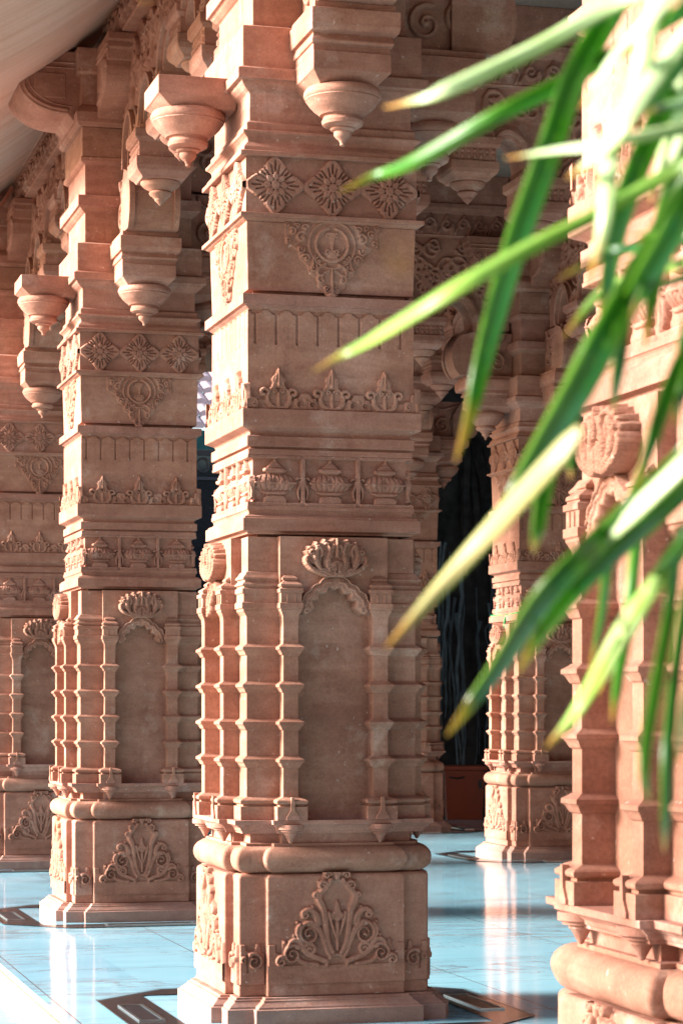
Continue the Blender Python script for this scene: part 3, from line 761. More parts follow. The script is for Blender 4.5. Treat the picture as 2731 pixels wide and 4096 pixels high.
    chk = f.mesh('corbel_scroll', .269, .003); chk.transform(Matrix.Translation((0, 0, up)))
    chm = chk.copy(); chm.transform(Matrix.Scale(-1, 4, (1, 0, 0))); chm.flip_normals()
    for rz_ in (0, math.pi / 2, math.pi, 1.5 * math.pi):
        for me_ in (chk, chm): link('corbel_scroll', me_, STONE, cb, rz=rz_)
    q = MB(); q.loft([sq(c, z) for z, c in ((3.576, .372), (3.60, .392), (3.66, .395), (3.70, .372), (3.71, .36), (3.90, .36), (3.91, .385), (4.056, .388))])
    link('corbel_block', M(q, 'corbel_block', .003), STONE, root)
    return root

PILLARS = [  # x, y, inner, label
    (2.586, 10.2, 0, 'tall carved sandstone pillar shown whole from plinth to brackets, palm tips across it'),
    (2.639, 15.087, 0, 'carved sandstone pillar behind and beside the big central pillar, near the platform edge'),
    (2.690, 19.97, 0, 'carved pillar half hidden behind another, only its shaded front showing at the picture edge'),
    (2.491, 5.277, 0, 'large sunlit carved pillar close behind the palm leaves, cut by the picture edge'),
    (7.20, 20.0, 1, 'shaded carved pillar inside the hall with a green cord tied round it'),
    (7.17, 24.62, 1, 'far carved pillar showing only as a narrow strip beside the dark hanging roots'),
    (2.74, 24.85, 0, 'carved pillar of the outer row out of sight beyond the leftmost one'),
    (7.15, 15.09, 1, 'carved pillar of the inner row hidden behind the nearest pillar'),
]
protos = [build_pillar(True), build_pillar(False)]; taken = [False, False]
for i, (x, y, inn, lab) in enumerate(PILLARS):
    r = copy_tree(protos[inn]) if taken[inn] else protos[inn]
    taken[inn] = True
    r.location = (x, y, 0)
    tag(r, lab, 'pillar', 'carved sandstone pillars of the hall')

# ------------------------------------------------------------------ cusped bracket arches (toranas) between the pillars
def build_torana(span):
    root = thing('torana_arch', 'x', 'arch')
    mats = []
    def M(mb, n, bev=.003, **k):
        me = mb.mesh(n, bev, **k); me.transform(Matrix.Translation((0, 0, FZ))); return me
    H = span / 2
    stations = [(-(H - 1.13), 0), (-(H - 1.78), .12), (0, .36), (H - 1.78, .12), (H - 1.13, 0)]
    st = MB()
    st.loft([[(s, -h, z), (s, h, z), (-s, h, z), (-s, -h, z)] for z, s, h in ((3.085, .115, .125), (3.10, .125, .135), (3.125, .155, .162), (3.15, .165, .170), (3.20, .165, .170), (3.203, .150, .152), (3.290, .150, .152), (3.293, .158, .162), (3.31, .172, .178), (3.36, .172, .178), (3.362, .15, .15), (3.42, .13, .14))])
    sm = M(st, 'hanging_block')
    pe = MB().lathe([(.112, 3.09), (.118, 3.078), (.114, 3.066), (.098, 3.050), (.074, 3.038), (.066, 3.030), (.060, 3.028), (.068, 3.018), (.062, 3.006), (.050, 3.0), (.046, 2.992), (.036, 2.986), (.034, 2.976), (.020, 2.964), (.008, 2.95), (.003, 2.946)], (0, 0, 0), 24)
    pm = M(pe, 'pendant', 0, smooth=38)
    fr = Relief(-.150, .150, 3.206, 3.288, .004)
    for i in range(7):
        u = -.126 + i * .042; fr.disc(u, 3.268, .013, .012); fr.poly([(u - .013, 3.212), (u + .013, 3.212), (u + .013, 3.246), (u - .013, 3.246)], .012, .005)
    frm = fr.mesh('dentil_frieze', .152, .002); frm.transform(Matrix.Translation((0, 0, FZ)))
    cr = Relief(-.16, .16, 3.355, 3.50, .004); cr.sym = 0
    cr.poly([(-.01, 3.355), (.15, 3.355), (.155, 3.39), (.12, 3.40), (.105, 3.43), (.07, 3.435), (.05, 3.465), (.02, 3.47), (0, 3.495), (-.01, 3.495)], .02, .006)
    for (x, z_, r_) in ((.05, 3.40, .03), (.11, 3.385, .022)): cr.stroke(spiral(x, z_, r_, .004, 1, 1.2), .009, .03)
    crm = cr.mesh('leaf_crest', .12, .01); crm.transform(Matrix.Translation((0, 0, FZ)))
    for i, (s, dz) in enumerate(stations):
        b = link('hanging_block', sm, STONE, root, (s, 0, dz))
        link('pendant', pm, STONE, b)
        for rz in (0, math.pi): link('dentil_frieze', frm, STONE, b, rz=rz); link('leaf_crest', crm, STONE, b, rz=rz)
    # ribs: bulging arcs between the hanging blocks, and the crown in the middle
    def arc(s0, s1, z0, rise, th, hw):
        q = MB(); n = 18; lo = []; hi = []
        c = (s0 + s1) / 2; rx = (s1 - s0) / 2
        for i in range(n + 1):
            t = math.pi * i / n
            lo.append((c - rx * math.cos(t), z0 + rise * math.sin(t))); hi.append((c - (rx + th) * math.cos(t), z0 + (rise + th) * math.sin(t)))
        q.prism(lo + hi[::-1], -hw, hw, 'y'); return q
    for sg in (-1, 1):
        for n_, (e0, e1, z_, ri) in enumerate(((.70, 1.0, 3.25, .26), (1.26, 1.65, 3.32, .26), (1.91, H - .13, 3.52, .20))):
            a, b = sorted((sg * (H - e0), sg * (H - e1)))
            link('rib', M(arc(a, b, z_, ri, .085, .125), 'rib', .004), STONE, root)
            link('rib', M(arc(a - .02, b + .02, z_, ri + .03, .03, .156), 'rib_edge', .004), STONE, root)
    # spandrel filling up to the lintel
    top = 4.06; q = MB(); pts = []
    def half(s0, s1, z0, rise, n=10):
        c = (s0 + s1) / 2; rx = (s1 - s0) / 2
        return [(c - rx * math.cos(math.pi * i / n), z0 + rise * math.sin(math.pi * i / n)) for i in range(n + 1)]
    hl = half(.13, H - 1.91, 3.55, .26) + half(H - 1.65, H - 1.26, 3.35, .32) + half(H - 1.0, H - .70, 3.27, .32) + [(H - .36, 3.27)]
    low = [(-x, z_) for x, z_ in reversed(hl)] + hl
    q.prism(low + [(H - .36, top), (-(H - .36), top)], -.085, .085, 'y')
    sp = link('spandrel', M(q, 'spandrel', 0), STONE, root)
    f = Relief(.04, H - .40, 3.27, top, .008)
    rr = random.Random(4)
    for i in range(110):
        u = rr.uniform(.05, H - .45); v = rr.uniform(3.45, top - .06)
        if any(abs(u - c0) < w0 and v < zt for c0, w0, zt in ((.35, .36, 3.92), (H - 1.455, .26, 3.76), (H - .85, .22, 3.68))): continue
        f.stroke(spiral(u, v, rr.uniform(.06, .12), .01, rr.uniform(0, 6), rr.choice((-1, 1)) * 1.4), .018, .028, .012)
    fm = f.mesh('scroll_carving', .085, .01); fm.transform(Matrix.Translation((0, 0, FZ)))
    fm2 = fm.copy(); fm2.transform(Matrix.Scale(-1, 4, (1, 0, 0))); fm2.flip_normals()
    for rz in (0, math.pi): link('scroll_carving', fm, STONE, sp, rz=rz); link('scroll_carving', fm2, STONE, sp, rz=rz)
    return root
pairs_y = [(0, 1, 'arch springing back from the central pillar above its hanging buds'), (1, 2, 'arch behind the second pillar, under the eave'), (3, 0, 'arch from the nearest pillar to the central one, above the frame'), (2, 6, 'arch beyond the leftmost pillar'), (4, 5, 'inner arch between the two far hall pillars'), (7, 4, 'inner arch leading to the shaded pillar inside the hall')]
pairs_x = [(1, 7, 'arch across the hall behind the central pillar'), (2, 4, 'arch with hanging buds reaching the corded pillar inside the hall'), (6, 5, 'farthest arch across the hall')]
ty = build_torana(4.88); tx = build_torana(4.51)
for n_, (pairs, pr, rot) in enumerate(((pairs_y, ty, math.pi / 2), (pairs_x, tx, 0))):
    for i, (a, b, lab) in enumerate(pairs):
        r = pr if i == 0 else copy_tree(pr)
        A, B = PILLARS[a], PILLARS[b]
        r.location = ((A[0] + B[0]) / 2, (A[1] + B[1]) / 2, 0); r.rotation_euler = (0, 0, rot + math.atan2(-(B[0] - A[0]), B[1] - A[1]) if rot else math.atan2(B[1] - A[1], B[0] - A[0]))
        tag(r, 'carved sandstone ' + lab, 'arch', 'carved arches between the pillars')

# ------------------------------------------------------------------ lintels with carved friezes
def lintel_frieze(length):
    f = Relief(-length / 2, length / 2, 4.075, 4.255, .008); n = int(length / .15)
    for i in range(n):
        u = -length / 2 + (i + .5) * length / n
        f.stroke(spiral(u, 4.165, .055, .010, 0, 1.3 * (1 if i % 2 else -1), 16), .016, .03, .010)
        f.stroke([(u - .07, 4.09), (u + .01, 4.24)], .014, .026); f.stroke([(u + .05, 4.085), (u + .07, 4.15)], .012, .022)
    return f.mesh('carved_frieze', .150, .004)
def build_lintel(length, cat_label):
    root = thing('stone_lintel', cat_label, 'beam')
    q = MB(); prof = [(-.150, 4.058), (.150, 4.058), (.158, 4.070), (.150, 4.078), (.150, 4.252), (.165, 4.262), (.180, 4.30), (.180, 4.34), (.160, 4.345), (.160, 4.60), (-.160, 4.60), (-.160, 4.345), (-.180, 4.34), (-.180, 4.30), (-.165, 4.262), (-.150, 4.252), (-.150, 4.078), (-.158, 4.070)]
    q.loft([[(x, y, z) for y, z in prof] for x in (-length / 2, length / 2)])
    me = q.mesh('beam', .003); me.transform(Matrix.Translation((0, 0, FZ))); link('beam', me, STONE, root)
    f = lintel_frieze(length); f.transform(Matrix.Translation((0, 0, FZ)))
    for rz in (0, math.pi): link('carved_frieze', f, STONE, root, rz=rz)
    return root
def place_lintels(defs, length):
    proto_ = build_lintel(length, 'x')
    for i, (x, y, rz, lab) in enumerate(defs):
        r = proto_ if i == 0 else copy_tree(proto_)
        r.location = (x, y, 0); r.rotation_euler = (0, 0, rz); tag(r, lab, 'beam', 'carved stone lintels')
place_lintels([(2.612, 12.64, R(90), 'carved lintel running back from the central pillar under the sloping eave'), (2.665, 17.53, R(90), 'carved lintel running back from the second pillar to the leftmost one'),
               (2.54, 7.79, R(90), 'carved lintel from the nearest pillar to the central pillar'), (2.715, 22.4, R(90), 'carved lintel of the outer row beyond the leftmost pillar'),
               (7.185, 22.3, R(90), 'inner carved lintel between the far hall pillars'), (7.175, 17.55, R(90), 'inner carved lintel in front of the shaded hall pillar')], 4.60)
place_lintels([(4.9, 15.09, 0, 'lintel crossing the hall from the second pillar, seen high right of the central pillar'), (4.95, 19.985, 0, 'lintel crossing the hall from the leftmost pillar to the shaded inner pillar'),
               (4.955, 24.735, 0, 'farthest lintel crossing the hall'), (4.87, 10.2, 0, 'lintel crossing the hall from the central pillar'), (9.5, 20.0, 0, 'lintel running right from the shaded inner pillar')], 4.25)

# ceiling slabs of the hall
q = MB(); q.box(2.2, 12.2, -14, 32.5, FZ + 4.602, FZ + 4.80)
tag(link('ceiling_slab', q.mesh('ceiling_slab', 0), CEIL), 'pale stone ceiling of the hall above the lintels', 'ceiling')
# sloping eave (chajja) along the outer row
def eave():
    q = MB(); n = 10; rows = []
    for t in np.linspace(0, 1, n):
        x = 2.475 - 1.02 * t; z = FZ + 4.27 - .70 * t + .10 * math.sin(t * math.pi) * -.4
        rows.append((x, z))
    rows = [(2.476, FZ + 4.262)] + rows
    outl = rows + [(rows[-1][0] + .01, rows[-1][1] + .14)] + [(x + .03, z + .16) for x, z in reversed(rows[:-1])]
    ys = [-13.7 + i * 1.62 for i in range(30)]
    for a, b in zip(ys[:-1], ys[1:]): q.loft([[(x, y, z) for x, z in outl] for y in (a + .004, b - .004)])
    return q.mesh('eave_slab', .004)
tag(link('eave', eave(), CREAM), 'cream stone eave sloping down over the outer row of pillars, top left', 'eave')

# ------------------------------------------------------------------ floor, step, ground
EX = 1.485
q = MB(); q.loft([[(EX, -30, z), (13, -30, z), (13, 27.3, z), (EX, 27.3, z)] for z in (-.30, -.012)] + [[(EX + .012, -29.99, 0), (12.99, -29.99, 0), (12.99, 27.29, 0), (EX + .012, 27.29, 0)]])
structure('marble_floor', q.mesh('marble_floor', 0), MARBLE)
q = MB(); q.box(.80, EX, -30, 27.3, -.40, -.105)
structure('lower_marble_step', q.mesh('lower_marble_step', 0), MARBLE_LOW)
q = MB(); n_ = 40
for i in range(n_):
    y0 = -8 + i * .9; q.box(EX - .022, EX - .0005, y0 + .002, y0 + .898, -.1045, -.016)
structure('step_riser_floor', q.mesh('step_riser', .004), RISER)
q = MB(); q.add([(-900, -900, -.45), (900, -900, -.45), (900, 900, -.45), (-900, 900, -.45)], [(0, 1, 2, 3)])
structure('paved_ground', q.mesh('paved_ground', 0), PAVE)

# dark granite octagons with cover plates round the pillar feet
def build_border():
    root = thing('granite_border', 'x', 'floor inlay')
    def octo(hx, cut): return [(-hx + cut, -hx), (hx - cut, -hx), (hx, -hx + cut), (hx, hx - cut), (hx - cut, hx), (-hx + cut, hx), (-hx, hx - cut), (-hx, -hx + cut)]
    o, i_ = octo(.862, .36), octo(.635, .02)
    q = MB(); z = .004; n = 8
    o2, i2 = octo(.868, .363), octo(.630, .02)
    q.add([(x, y, z) for x, y in o] + [(x, y, z) for x, y in i_], [(k, (k + 1) % n, n + (k + 1) % n, n + k) for k in range(n)])
    link('granite_band', q.mesh('granite_band', 0), GRANITE, root)
    q = MB(); q.add([(x, y, z + .003) for x, y in octo(.868, .363)] + [(x, y, z + .003) for x, y in octo(.861, .36)], [(k, (k + 1) % n, n + (k + 1) % n, n + k) for k in range(n)])
    link('edge_trim', q.mesh('edge_trim', 0), STEEL, root)
    pl = MB(); pl.box(-.24, .24, -.785, -.715, .0045, .009); pm = pl.mesh('cover_plate', 0)
    fr = MB()
    for y in (-.800, -.700): fr.box(-.27, .27, y - .006, y + .006, .0045, .011)
    for x in (-.264, .264): fr.box(x - .006, x + .006, -.794, -.706, .0045, .0108)
    fm = fr.mesh('plate_frame', 0)
    for k in range(4):
        p_ = link('cover_plate', pm, PLATE, root, rz=k * math.pi / 2); link('plate_frame', fm, STEEL, p_)
    return root
BL = ['tall central pillar', 'second pillar', 'half hidden pillar', 'big sunlit pillar', 'corded pillar', 'far narrow pillar', 'last outer pillar', 'hidden inner pillar']
gb = build_border()
for i, (x, y, inn, lab) in enumerate(PILLARS):
    r = gb if i == 0 else copy_tree(gb)
    r.location = (x, y, 0); tag(r, 'dark granite octagon in the marble round the foot of the ' + BL[i], 'floor inlay', 'granite octagons round the pillar feet')

# green cord tied round the shaded inner pillar
q = MB(); hw = .372; z = FZ + .800
for a, b in (((-hw, -hw), (hw, -hw)), ((hw, -hw), (hw, hw)), ((hw, hw), (-hw, hw)), ((-hw, hw), (-hw, -hw))):
    q.tube([(a[0], a[1], z), ((a[0] + b[0]) / 2, (a[1] + b[1]) / 2, z - .012), (b[0], b[1], z)], .007, 6)
q.tube([(-hw, -hw + .3, z), (-hw - .02, -hw + .3, z - .05), (-hw - .035, -hw + .28, z - .12), (-hw - .05, -hw + .29, z - .2)], .010, 6)
o = link('green_cord', q.mesh('green_cord', 0), CORD, None, (7.20, 20.0, 0)); tag(o, 'thin green cord tied round the shaded inner pillar above its lower slab', 'cord')

# ------------------------------------------------------------------ orange bin in the dark end of the hall
t = thing('storage_bin', 'orange plastic bin with a rim standing in the dark beyond the farthest pillar', 'bin', (8.66, 26.85, 0), R(-14))
q = MB(); q.loft([[(-w_, -d_, z), (w_, -d_, z), (w_, d_, z), (-w_, d_, z)] for z, w_, d_ in ((0, .205, .2), (.57, .235, .23), (.572, .26, .25), (.62, .262, .252), (.625, .255, .245))])
link('body', q.mesh('bin_body', .008), ORANGE, t)
q = MB(); q.tube([(-.17, -.24, .50), (-.17, -.275, .49), (-.09, -.285, .48), (-.02, -.275, .49), (-.02, -.24, .50)], .010, 8); link('handle', q.mesh('bin_handle', 0), BLACK, t)
q = MB(); q.box(.16, .20, -.243, -.232, .36, .46); link('latch', q.mesh('bin_latch', .003), BLACK, t)

# unseen tree added left of frame to dapple the nearest pillar with shade
rg = random.Random(21)
t = thing('added_shade_tree', 'unseen young tree with an airy crown, added to shade the nearest pillar', 'tree', (-2.9, 6.25, -.45))
q = MB(); q.tube([(0, 0, 0), (.05, .02, 1.2), (-.03, .05, 2.5), (.02, 0, 3.9)], [.09, .075, .06, .03], 10)
for i in range(9):
    a = i * 2.4; q.tube([(0, .03, 2.3 + i * .16), (.6 * math.cos(a), .6 * math.sin(a), 2.9 + i * .2), (1.2 * math.cos(a), 1.2 * math.sin(a), 3.2 + i * .24)], [.035, .024, .010], 6)
link('trunk', q.mesh('tree_trunk', 0, smooth=50), BARK, t)
q = MB()
for i in range(800):
    d = Vector((rg.gauss(0, 1), rg.gauss(0, 1), rg.gauss(0, 1))).normalized() * (rg.random() ** .45)
    c = Vector((d.x * 1.55, d.y * 1.55, 3.95 + d.z * 1.5)); a = Vector((rg.gauss(0, 1), rg.gauss(0, 1), rg.gauss(0, 1))).normalized() * rg.uniform(.06, .11); b = a.orthogonal().normalized() * rg.uniform(.025, .045)
    q.add([c - a, c + b, c + a, c - b], [(0, 1, 2, 3)])
link('crown', q.mesh('tree_crown', 0), HEDGE, t)

# ------------------------------------------------------------------ behind the hall: banyan with hanging roots, rock bank, tiled house
rr = random.Random(11)
t = thing('banyan_tree', 'dark old tree with curtains of pale hanging roots behind the hall', 'tree', (9.3, 30.2, -.45))
q = MB(); rings = []
for z in np.linspace(0, 6.2, 22):
    ring = []
    for i in range(40):
        a = 2 * math.pi * i / 40
        r_ = 1.15 + .35 * max(0, 1 - z / 1.5) + .16 * math.sin(a * 5 + z * .7) + .10 * math.sin(a * 11 + z * 1.9) + .05 * rr.random()
        ring.append((1.6 * r_ * math.cos(a), r_ * math.sin(a), z))
    rings.append(ring)
q.loft(rings); link('trunk', q.mesh('banyan_trunk', 0, smooth=60), BARK, t)
q = MB()
for i in range(24):
    a = -2.6 + 2.2 * i / 23 + rr.uniform(-.05, .05); x = 2.1 * math.cos(a) * 1.05; y = -abs(1.25 * math.sin(a)) - rr.uniform(.05, .7)
    q.tube([(x, y, 3.2 + rr.uniform(0, 1.2)), (x + rr.uniform(-.3, .3), y + .4, 5), (x * .6, 0, 6.2)], [.05, .08, .12], 6)
link('branch', q.mesh('banyan_branches', 0), BARK, t)
for i in range(80):
    x = rr.uniform(-2.3, 1.9); y = -1.25 - rr.uniform(0, .9); ztop = rr.uniform(2.7, 3.9); zb = rr.uniform(.4, 2.2)
    r0 = rr.choice((.010, .014, .020, .032)); pts = []
    xx = x
    for z in np.linspace(ztop, zb, 9):
        xx += rr.uniform(-.05, .05); pts.append((xx, y + rr.uniform(-.03, .03), z))
    q = MB(); q.tube(pts, [r0 * (1 - .6 * k / 8) for k in range(9)], 6)
    link('aerial_root', q.mesh('aerial_root', 0), ROOT, t)
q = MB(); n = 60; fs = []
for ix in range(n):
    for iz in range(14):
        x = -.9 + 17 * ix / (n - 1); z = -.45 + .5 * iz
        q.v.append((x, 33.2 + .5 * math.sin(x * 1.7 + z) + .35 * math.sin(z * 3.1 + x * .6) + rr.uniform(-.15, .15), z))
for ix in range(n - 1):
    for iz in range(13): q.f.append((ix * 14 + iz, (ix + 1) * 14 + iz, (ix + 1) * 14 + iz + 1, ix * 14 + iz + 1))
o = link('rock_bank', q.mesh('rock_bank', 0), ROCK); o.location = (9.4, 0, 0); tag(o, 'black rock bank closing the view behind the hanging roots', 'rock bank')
q = MB(); q.box(11.9, 12.2, -14, 32.5, 0, FZ + 4.60)  # wall added to shut out sky light and darken the hall
for i in range(9): q.box(11.80, 11.8985, -9.5 + i * 4.4, -9.1 + i * 4.4, 0, FZ + 4.599)
tag(link('sky_block_wall', q.mesh('sky_block_wall', .004), STONE_IN), 'sandstone wall added along the inner side of the hall to block sky light', 'wall')
# unseen hedge added behind the camera to cut sky fill on pillar fronts
def hedge(x0, x1, y0, y1, h):
    rr = random.Random(2); q = MB()
    n = int(max(x1 - x0, y1 - y0) * 260)
    for i in range(n):
        f = rr.random()
        if f < .5: p = Vector((rr.choice((x0, x1)), rr.uniform(y0, y1), rr.uniform(0, h)))
        elif f < .8: p = Vector((rr.uniform(x0, x1), rr.choice((y0, y1)), rr.uniform(0, h)))
        else: p = Vector((rr.uniform(x0, x1), rr.uniform(y0, y1), h + rr.uniform(-.1, .15)))
        a = Vector((rr.gauss(0, 1), rr.gauss(0, 1), rr.gauss(0, 1))).normalized() * rr.uniform(.08, .16); b = a.orthogonal().normalized() * rr.uniform(.04, .07)
        q.add([p - a, p + b, p + a, p - b], [(0, 1, 2, 3)])
    q.box(x0 + .12, x1 - .12, y0 + .12, y1 - .12, 0, h - .1)
    return q.mesh('hedge_leaves', 0)
for lab, a in (('dark clipped hedge added unseen behind the viewer to cut sky fill', (-9, 2.0, -6.4, -5.2, 6.0)),):
    o = link('fill_blocking_hedge', hedge(*a), HEDGE, None, (0, 0, -.45)); tag(o, lab, 'hedge')
q = MB(); q.box(3.0, 3.3, 25.35, 33.0, -.45, 5.9); q.box(2.92, 3.38, 25.3, 33.05, .0, .25)  # added out of view to keep low sun off the dark far end
tag(link('sun_block_wall', q.mesh('sun_block_wall', .01), STONE_IN), 'plain sandstone wall added unseen to block the sun at the far end', 'wall')
# tiled house
t = thing('tiled_house', 'far house with a sunlit clay tile roof, glimpsed between two pillars', 'house', (7.6, 40, -.45))
q = MB(); q.box(-5, 2.2, 0, 5, 0, 6.45); link('wall', q.mesh('house_wall', 0), TEAL, t)
q = MB()
for r_ in range(10):
    y = -1.0 + r_ * .42; z = 6.40 + r_ * .25
    for c in range(34):
        x = -5.4 + c * .24
        q.loft([[(x + .125 * math.cos(a), yy, zz + .08 * math.sin(a)) for a in np.linspace(0, math.pi, 7)] + [(x - .10, yy, zz - .03), (x + .10, yy, zz - .03)] for yy, zz in ((y, z), (y + .50, z + .20))])
link('tile_roof', q.mesh('tile_roof', 0), TILE, t)
q = MB(); q.box(-4.9, 2.1, -.06, 0, 1.0, 6.12); win = link('window', q.mesh('house_window', 0), GLASS, t)
q = MB()
for i in range(28):
    x = -4.6 + i * .25
    q.tube([(x + .10 * math.cos(a), -.09, 5.85 + .12 * math.sin(a)) for a in np.linspace(0, 2 * math.pi, 13)], .018, 5)
q.box(-4.8, 2.0, -.11, -.07, 6.02, 6.10); q.box(-4.8, 2.0, -.11, -.07, 5.60, 5.65)
link('lattice', q.mesh('window_lattice', 0), IRON, win)

# ------------------------------------------------------------------ palm in front of the camera, right
t = thing('potted_palm', 'green palm with long narrow drooping leaves close to the viewer at the right', 'plant', (1.45, 1.28, -.105))
q = MB().lathe([(.10, 0), (.13, .02), (.17, .26), (.185, .27), (.185, .30), (.165, .30), (.155, .26)], (0, 0, 0), 28)
link('pot', q.mesh('palm_pot', 0, smooth=40), TERRA, t)
q = MB().lathe([(.157, .25), (.157, .262)], (0, 0, 0), 28); link('soil', q.mesh('palm_soil', 0), SOIL, t)
vw = Vector((math.sin(YAW), math.cos(YAW), 0)); rt = Vector((math.cos(YAW), -math.sin(YAW), 0))
base = Vector((1.45, 1.28, -.105))
def at(x, y, d):
    """a point on the palm, measured from where the camera stands"""
    return Vector((0, 0, FZ)) + vw * d + rt * ((x - 784) / 5512 * d) + Vector((0, 0, (1619.7 - y) / 5512 * d))
BL_ = [  # leaf spines (x, y of the photo at 1568 wide), distance, half width in those units, twist
    ([(1640, -90), (1420, -6), (1250, 90), (1080, 172), (985, 212), (880, 246)], 1.55, 27, .9),
    ([(1640, -10), (1500, 66), (1330, 172), (1150, 262), (960, 366), (860, 404), (778, 440)], 1.62, 19, .2),
    ([(1640, 262), (1560, 286), (1400, 318), (1270, 340), (1160, 362)], 1.45, 18, .8),
    ([(1650, 300), (1568, 370), (1400, 470), (1250, 545), (1050, 655), (880, 758), (790, 810), (716, 854)], 1.50, 21, .75),
    ([(1470, -60), (1390, 60), (1320, 190), (1270, 340), (1190, 560), (1125, 780), (1085, 940), (1045, 1062)], 1.58, 32, -.4),
    ([(1650, -20), (1530, 130), (1440, 250), (1380, 330), (1300, 410)], 1.38, 26, .8),
    ([(1600, -80), (1500, 10), (1460, 190), (1400, 330), (1385, 500), (1350, 660)], 1.42, 26, .7),
    ([(1660, 330), (1568, 470), (1490, 610), (1400, 770), (1330, 900), (1240, 1050), (1170, 1160), (1110, 1240)], 1.48, 40, .3),
    ([(1330, 980), (1230, 1090), (1130, 1205), (1010, 1345), (886, 1488)], 1.40, 25, .6),
    ([(1420, 700), (1340, 830), (1295, 960), (1262, 1090), (1240, 1210), (1226, 1272)], 1.60, 25, -.5),
    ([(1660, 960), (1568, 1056), (1440, 1180), (1330, 1290), (1240, 1390), (1150, 1530), (1080, 1620), (1026, 1690)], 1.46, 30, -.2),
    ([(1660, 1030), (1568, 1130), (1450, 1232), (1340, 1340), (1250, 1450), (1188, 1548)], 1.44, 26, .5),
    ([(1660, 1150), (1568, 1250), (1500, 1340), (1440, 1420), (1360, 1560), (1300, 1660), (1252, 1718)], 1.50, 20, .7),
    ([(1480, 1100), (1462, 1240), (1445, 1400), (1420, 1560), (1404, 1660)], 1.62, 16, .2),
    ([(1560, 1200), (1540, 1400), (1505, 1600), (1480, 1760), (1492, 1850)], 1.40, 17, .3),
    ([(1590, 1300), (1560, 1480), (1535, 1700), (1528, 1860), (1524, 1962)], 1.52, 15, .1),
    ([(1480, 560), (1440, 700), (1420, 850), (1408, 950)], 1.55, 18, -.3),
    ([(1650, 470), (1590, 520), (1500, 560), (1400, 580), (1280, 640)], 1.52, 16, .2),
    ([(1650, 80), (1560, 200), (1500, 320), (1440, 470), (1400, 640), (1380, 780)], 1.66, 30, -.6),
    ([(1660, 200), (1600, 320), (1540, 470), (1510, 640), (1480, 800)], 1.60, 28, -.5),
    ([(1660, -60), (1610, 60), (1560, 200), (1530, 330), (1490, 470)], 1.70, 26, .1),
    ([(1660, 640), (1600, 760), (1540, 900), (1500, 1010), (1460, 1130)], 1.50, 22, .4),
    ([(1660, 560), (1568, 600), (1440, 640), (1370, 680), (1290, 780)], 1.64, 15, .2),
    ([(1500, 1010), (1450, 1150), (1400, 1280), (1380, 1420), (1350, 1560)], 1.68, 13, .1),
    ([(1640, 1400), (1600, 1520), (1570, 1640), (1556, 1760)], 1.46, 14, .3),
    ([(1340, 880), (1322, 960), (1316, 1040), (1310, 1100)], 1.62, 15, -.3),
    ([(1640, -120), (1560, -40), (1480, 40), (1400, 130), (1330, 250)], 1.40, 22, .9),
]
def spline(P, n=26):
    P = [P[0]] + list(P) + [P[-1]]; out = []
    for i in range(1, len(P) - 2):
        for k in range(n // (len(P) - 3) + 1):
            u = k / (n // (len(P) - 3) + 1)
            a, b, c, d = P[i - 1], P[i], P[i + 1], P[i + 2]
            out.append(.5 * ((2 * b) + (c - a) * u + (2 * a - 5 * b + 4 * c - d) * u * u + (3 * b - a - 3 * c + d) * u ** 3))
    out.append(P[-2]); return out
rl = random.Random(5)
TONE = [.72, .42, .74, .57, .30, .74, .70, .22, 1.25, .22, .16, .34, .62, .45, .36, .22, .20, .30, .24, .18, .70, .20, .60, .38, .30, .22, .78]  # leaf colour per blade; the pale values have sun glare painted in
SP = []
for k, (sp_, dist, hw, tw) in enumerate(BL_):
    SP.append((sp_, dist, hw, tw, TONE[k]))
    for rep_ in range(3 if sp_[0][0] > 1600 and k not in (0, 1, 3) else 0):        # more fronds of the same spray beside it
        dx, dy = rl.uniform(12, 80), rl.uniform(-90, 30); c = rl.uniform(.5, .9); b_ = rl.uniform(-6, 16)
        SP.append(([(x + dx, y + dy) for x, y in sp_[:2]] + [(x + dx + b_ * i, y + dy - 8 * i) for i, (x, y) in enumerate(sp_[2:max(3, int(len(sp_) * c))])], dist + rl.uniform(-.12, .25), hw * rl.uniform(.42, .85), tw + rl.uniform(-.7, .7), rl.choice((.16, .22, .30, .36, .62, .76))))
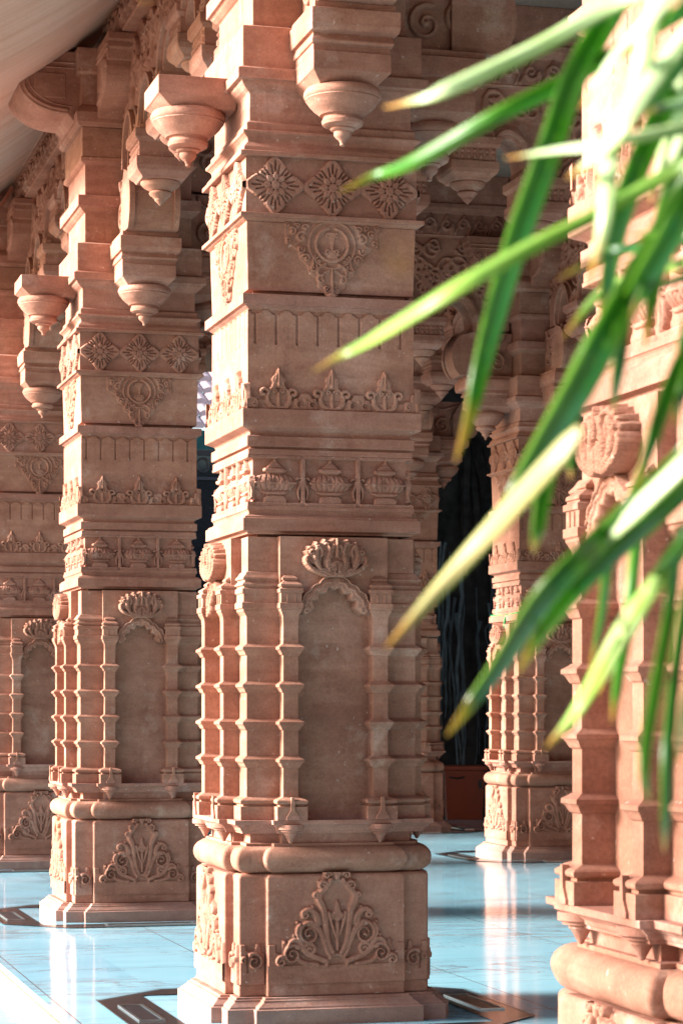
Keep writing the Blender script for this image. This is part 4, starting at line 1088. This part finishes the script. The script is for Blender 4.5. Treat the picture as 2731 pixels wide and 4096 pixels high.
for k, (sp_, dist, hw, tw, tone) in enumerate(SP):
    pts = spline([at(x, y, dist + .05 * math.sin(i * 1.3 + k)) for i, (x, y) in enumerate(sp_)])
    n = len(pts); vs = []; fs = []; al = []; acr = []
    d = (pts[-1] - pts[0]).normalized(); side = d.cross(-vw).normalized(); up_ = side.cross(d).normalized(); opts = []
    for a_ in (abs(tw), -abs(tw)):
        m_ = d.cross(side * math.cos(a_) + up_ * math.sin(a_)); m_ = m_ if m_.dot(vw) < 0 else -m_
        opts.append((m_.dot(to_sun), a_))
    tw = max(opts)[1] if tone > .42 else min(opts)[1]      # pale tone paints in sun glare; those blades turn sunward, the rest away
    wreal = hw / 5512 * dist * .92
    for i, p in enumerate(pts):
        s_ = i / (n - 1); d = (pts[min(n - 1, i + 1)] - pts[max(0, i - 1)]).normalized()
        side = d.cross(-vw).normalized(); up_ = side.cross(d).normalized()
        ang = tw + .22 * math.sin(s_ * 3 + k)
        sd_ = side * math.cos(ang) + up_ * math.sin(ang); nn = d.cross(sd_).normalized()
        prof = min(1, s_ / .18 + .35) * (1 if s_ < .5 else max(.03, 1 - ((s_ - .5) / .5) ** 2.2))
        wv = wreal * prof / max(.6, abs(math.cos(ang)))
        for j, e in enumerate((-1, -.6, -.12, 0, .12, .6, 1)):
            vs.append(p + sd_ * (wv * e) + nn * (abs(e) * wv * .30 - (.04 * wv if abs(e) < .1 else 0))); al.append(s_); acr.append(e)
        if i:
            for j in range(6):
                a = (i - 1) * 7 + j; fs.append((a, a + 1, a + 8, a + 7))
    me = bpy.data.meshes.new('frond'); me.from_pydata([tuple(v - base) for v in vs], [], fs)
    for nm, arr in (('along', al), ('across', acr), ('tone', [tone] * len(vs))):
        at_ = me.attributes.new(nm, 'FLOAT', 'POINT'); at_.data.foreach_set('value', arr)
    me.polygons.foreach_set('use_smooth', [True] * len(me.polygons)); me.update()
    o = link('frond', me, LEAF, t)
    so = o.modifiers.new('thickness', 'SOLIDIFY'); so.thickness = .0006
# stems from the pot up to where the leaves spring
heads = [at(1700, -160, 1.5), at(1730, 280, 1.5), at(1740, 900, 1.48), at(1700, 1330, 1.5)]
for h in heads:
    q = MB(); a = base + Vector((rl.uniform(-.05, .05), rl.uniform(-.05, .05), .25)); c = Vector((max(a.x, h.x) + .12, a.y + .02, (a.z + h.z) / 2 + .2))
    pts = [tuple(v - base) for v in spline([a, a * .5 + c * .5, c * .4 + h * .6 + Vector((.05, 0, 0)), h], 18)]
    q.tube(pts, [.011 - .006 * i / (len(pts) - 1) for i in range(len(pts))], 8); link('stem', q.mesh('palm_stem', 0, smooth=60), STEM, t)
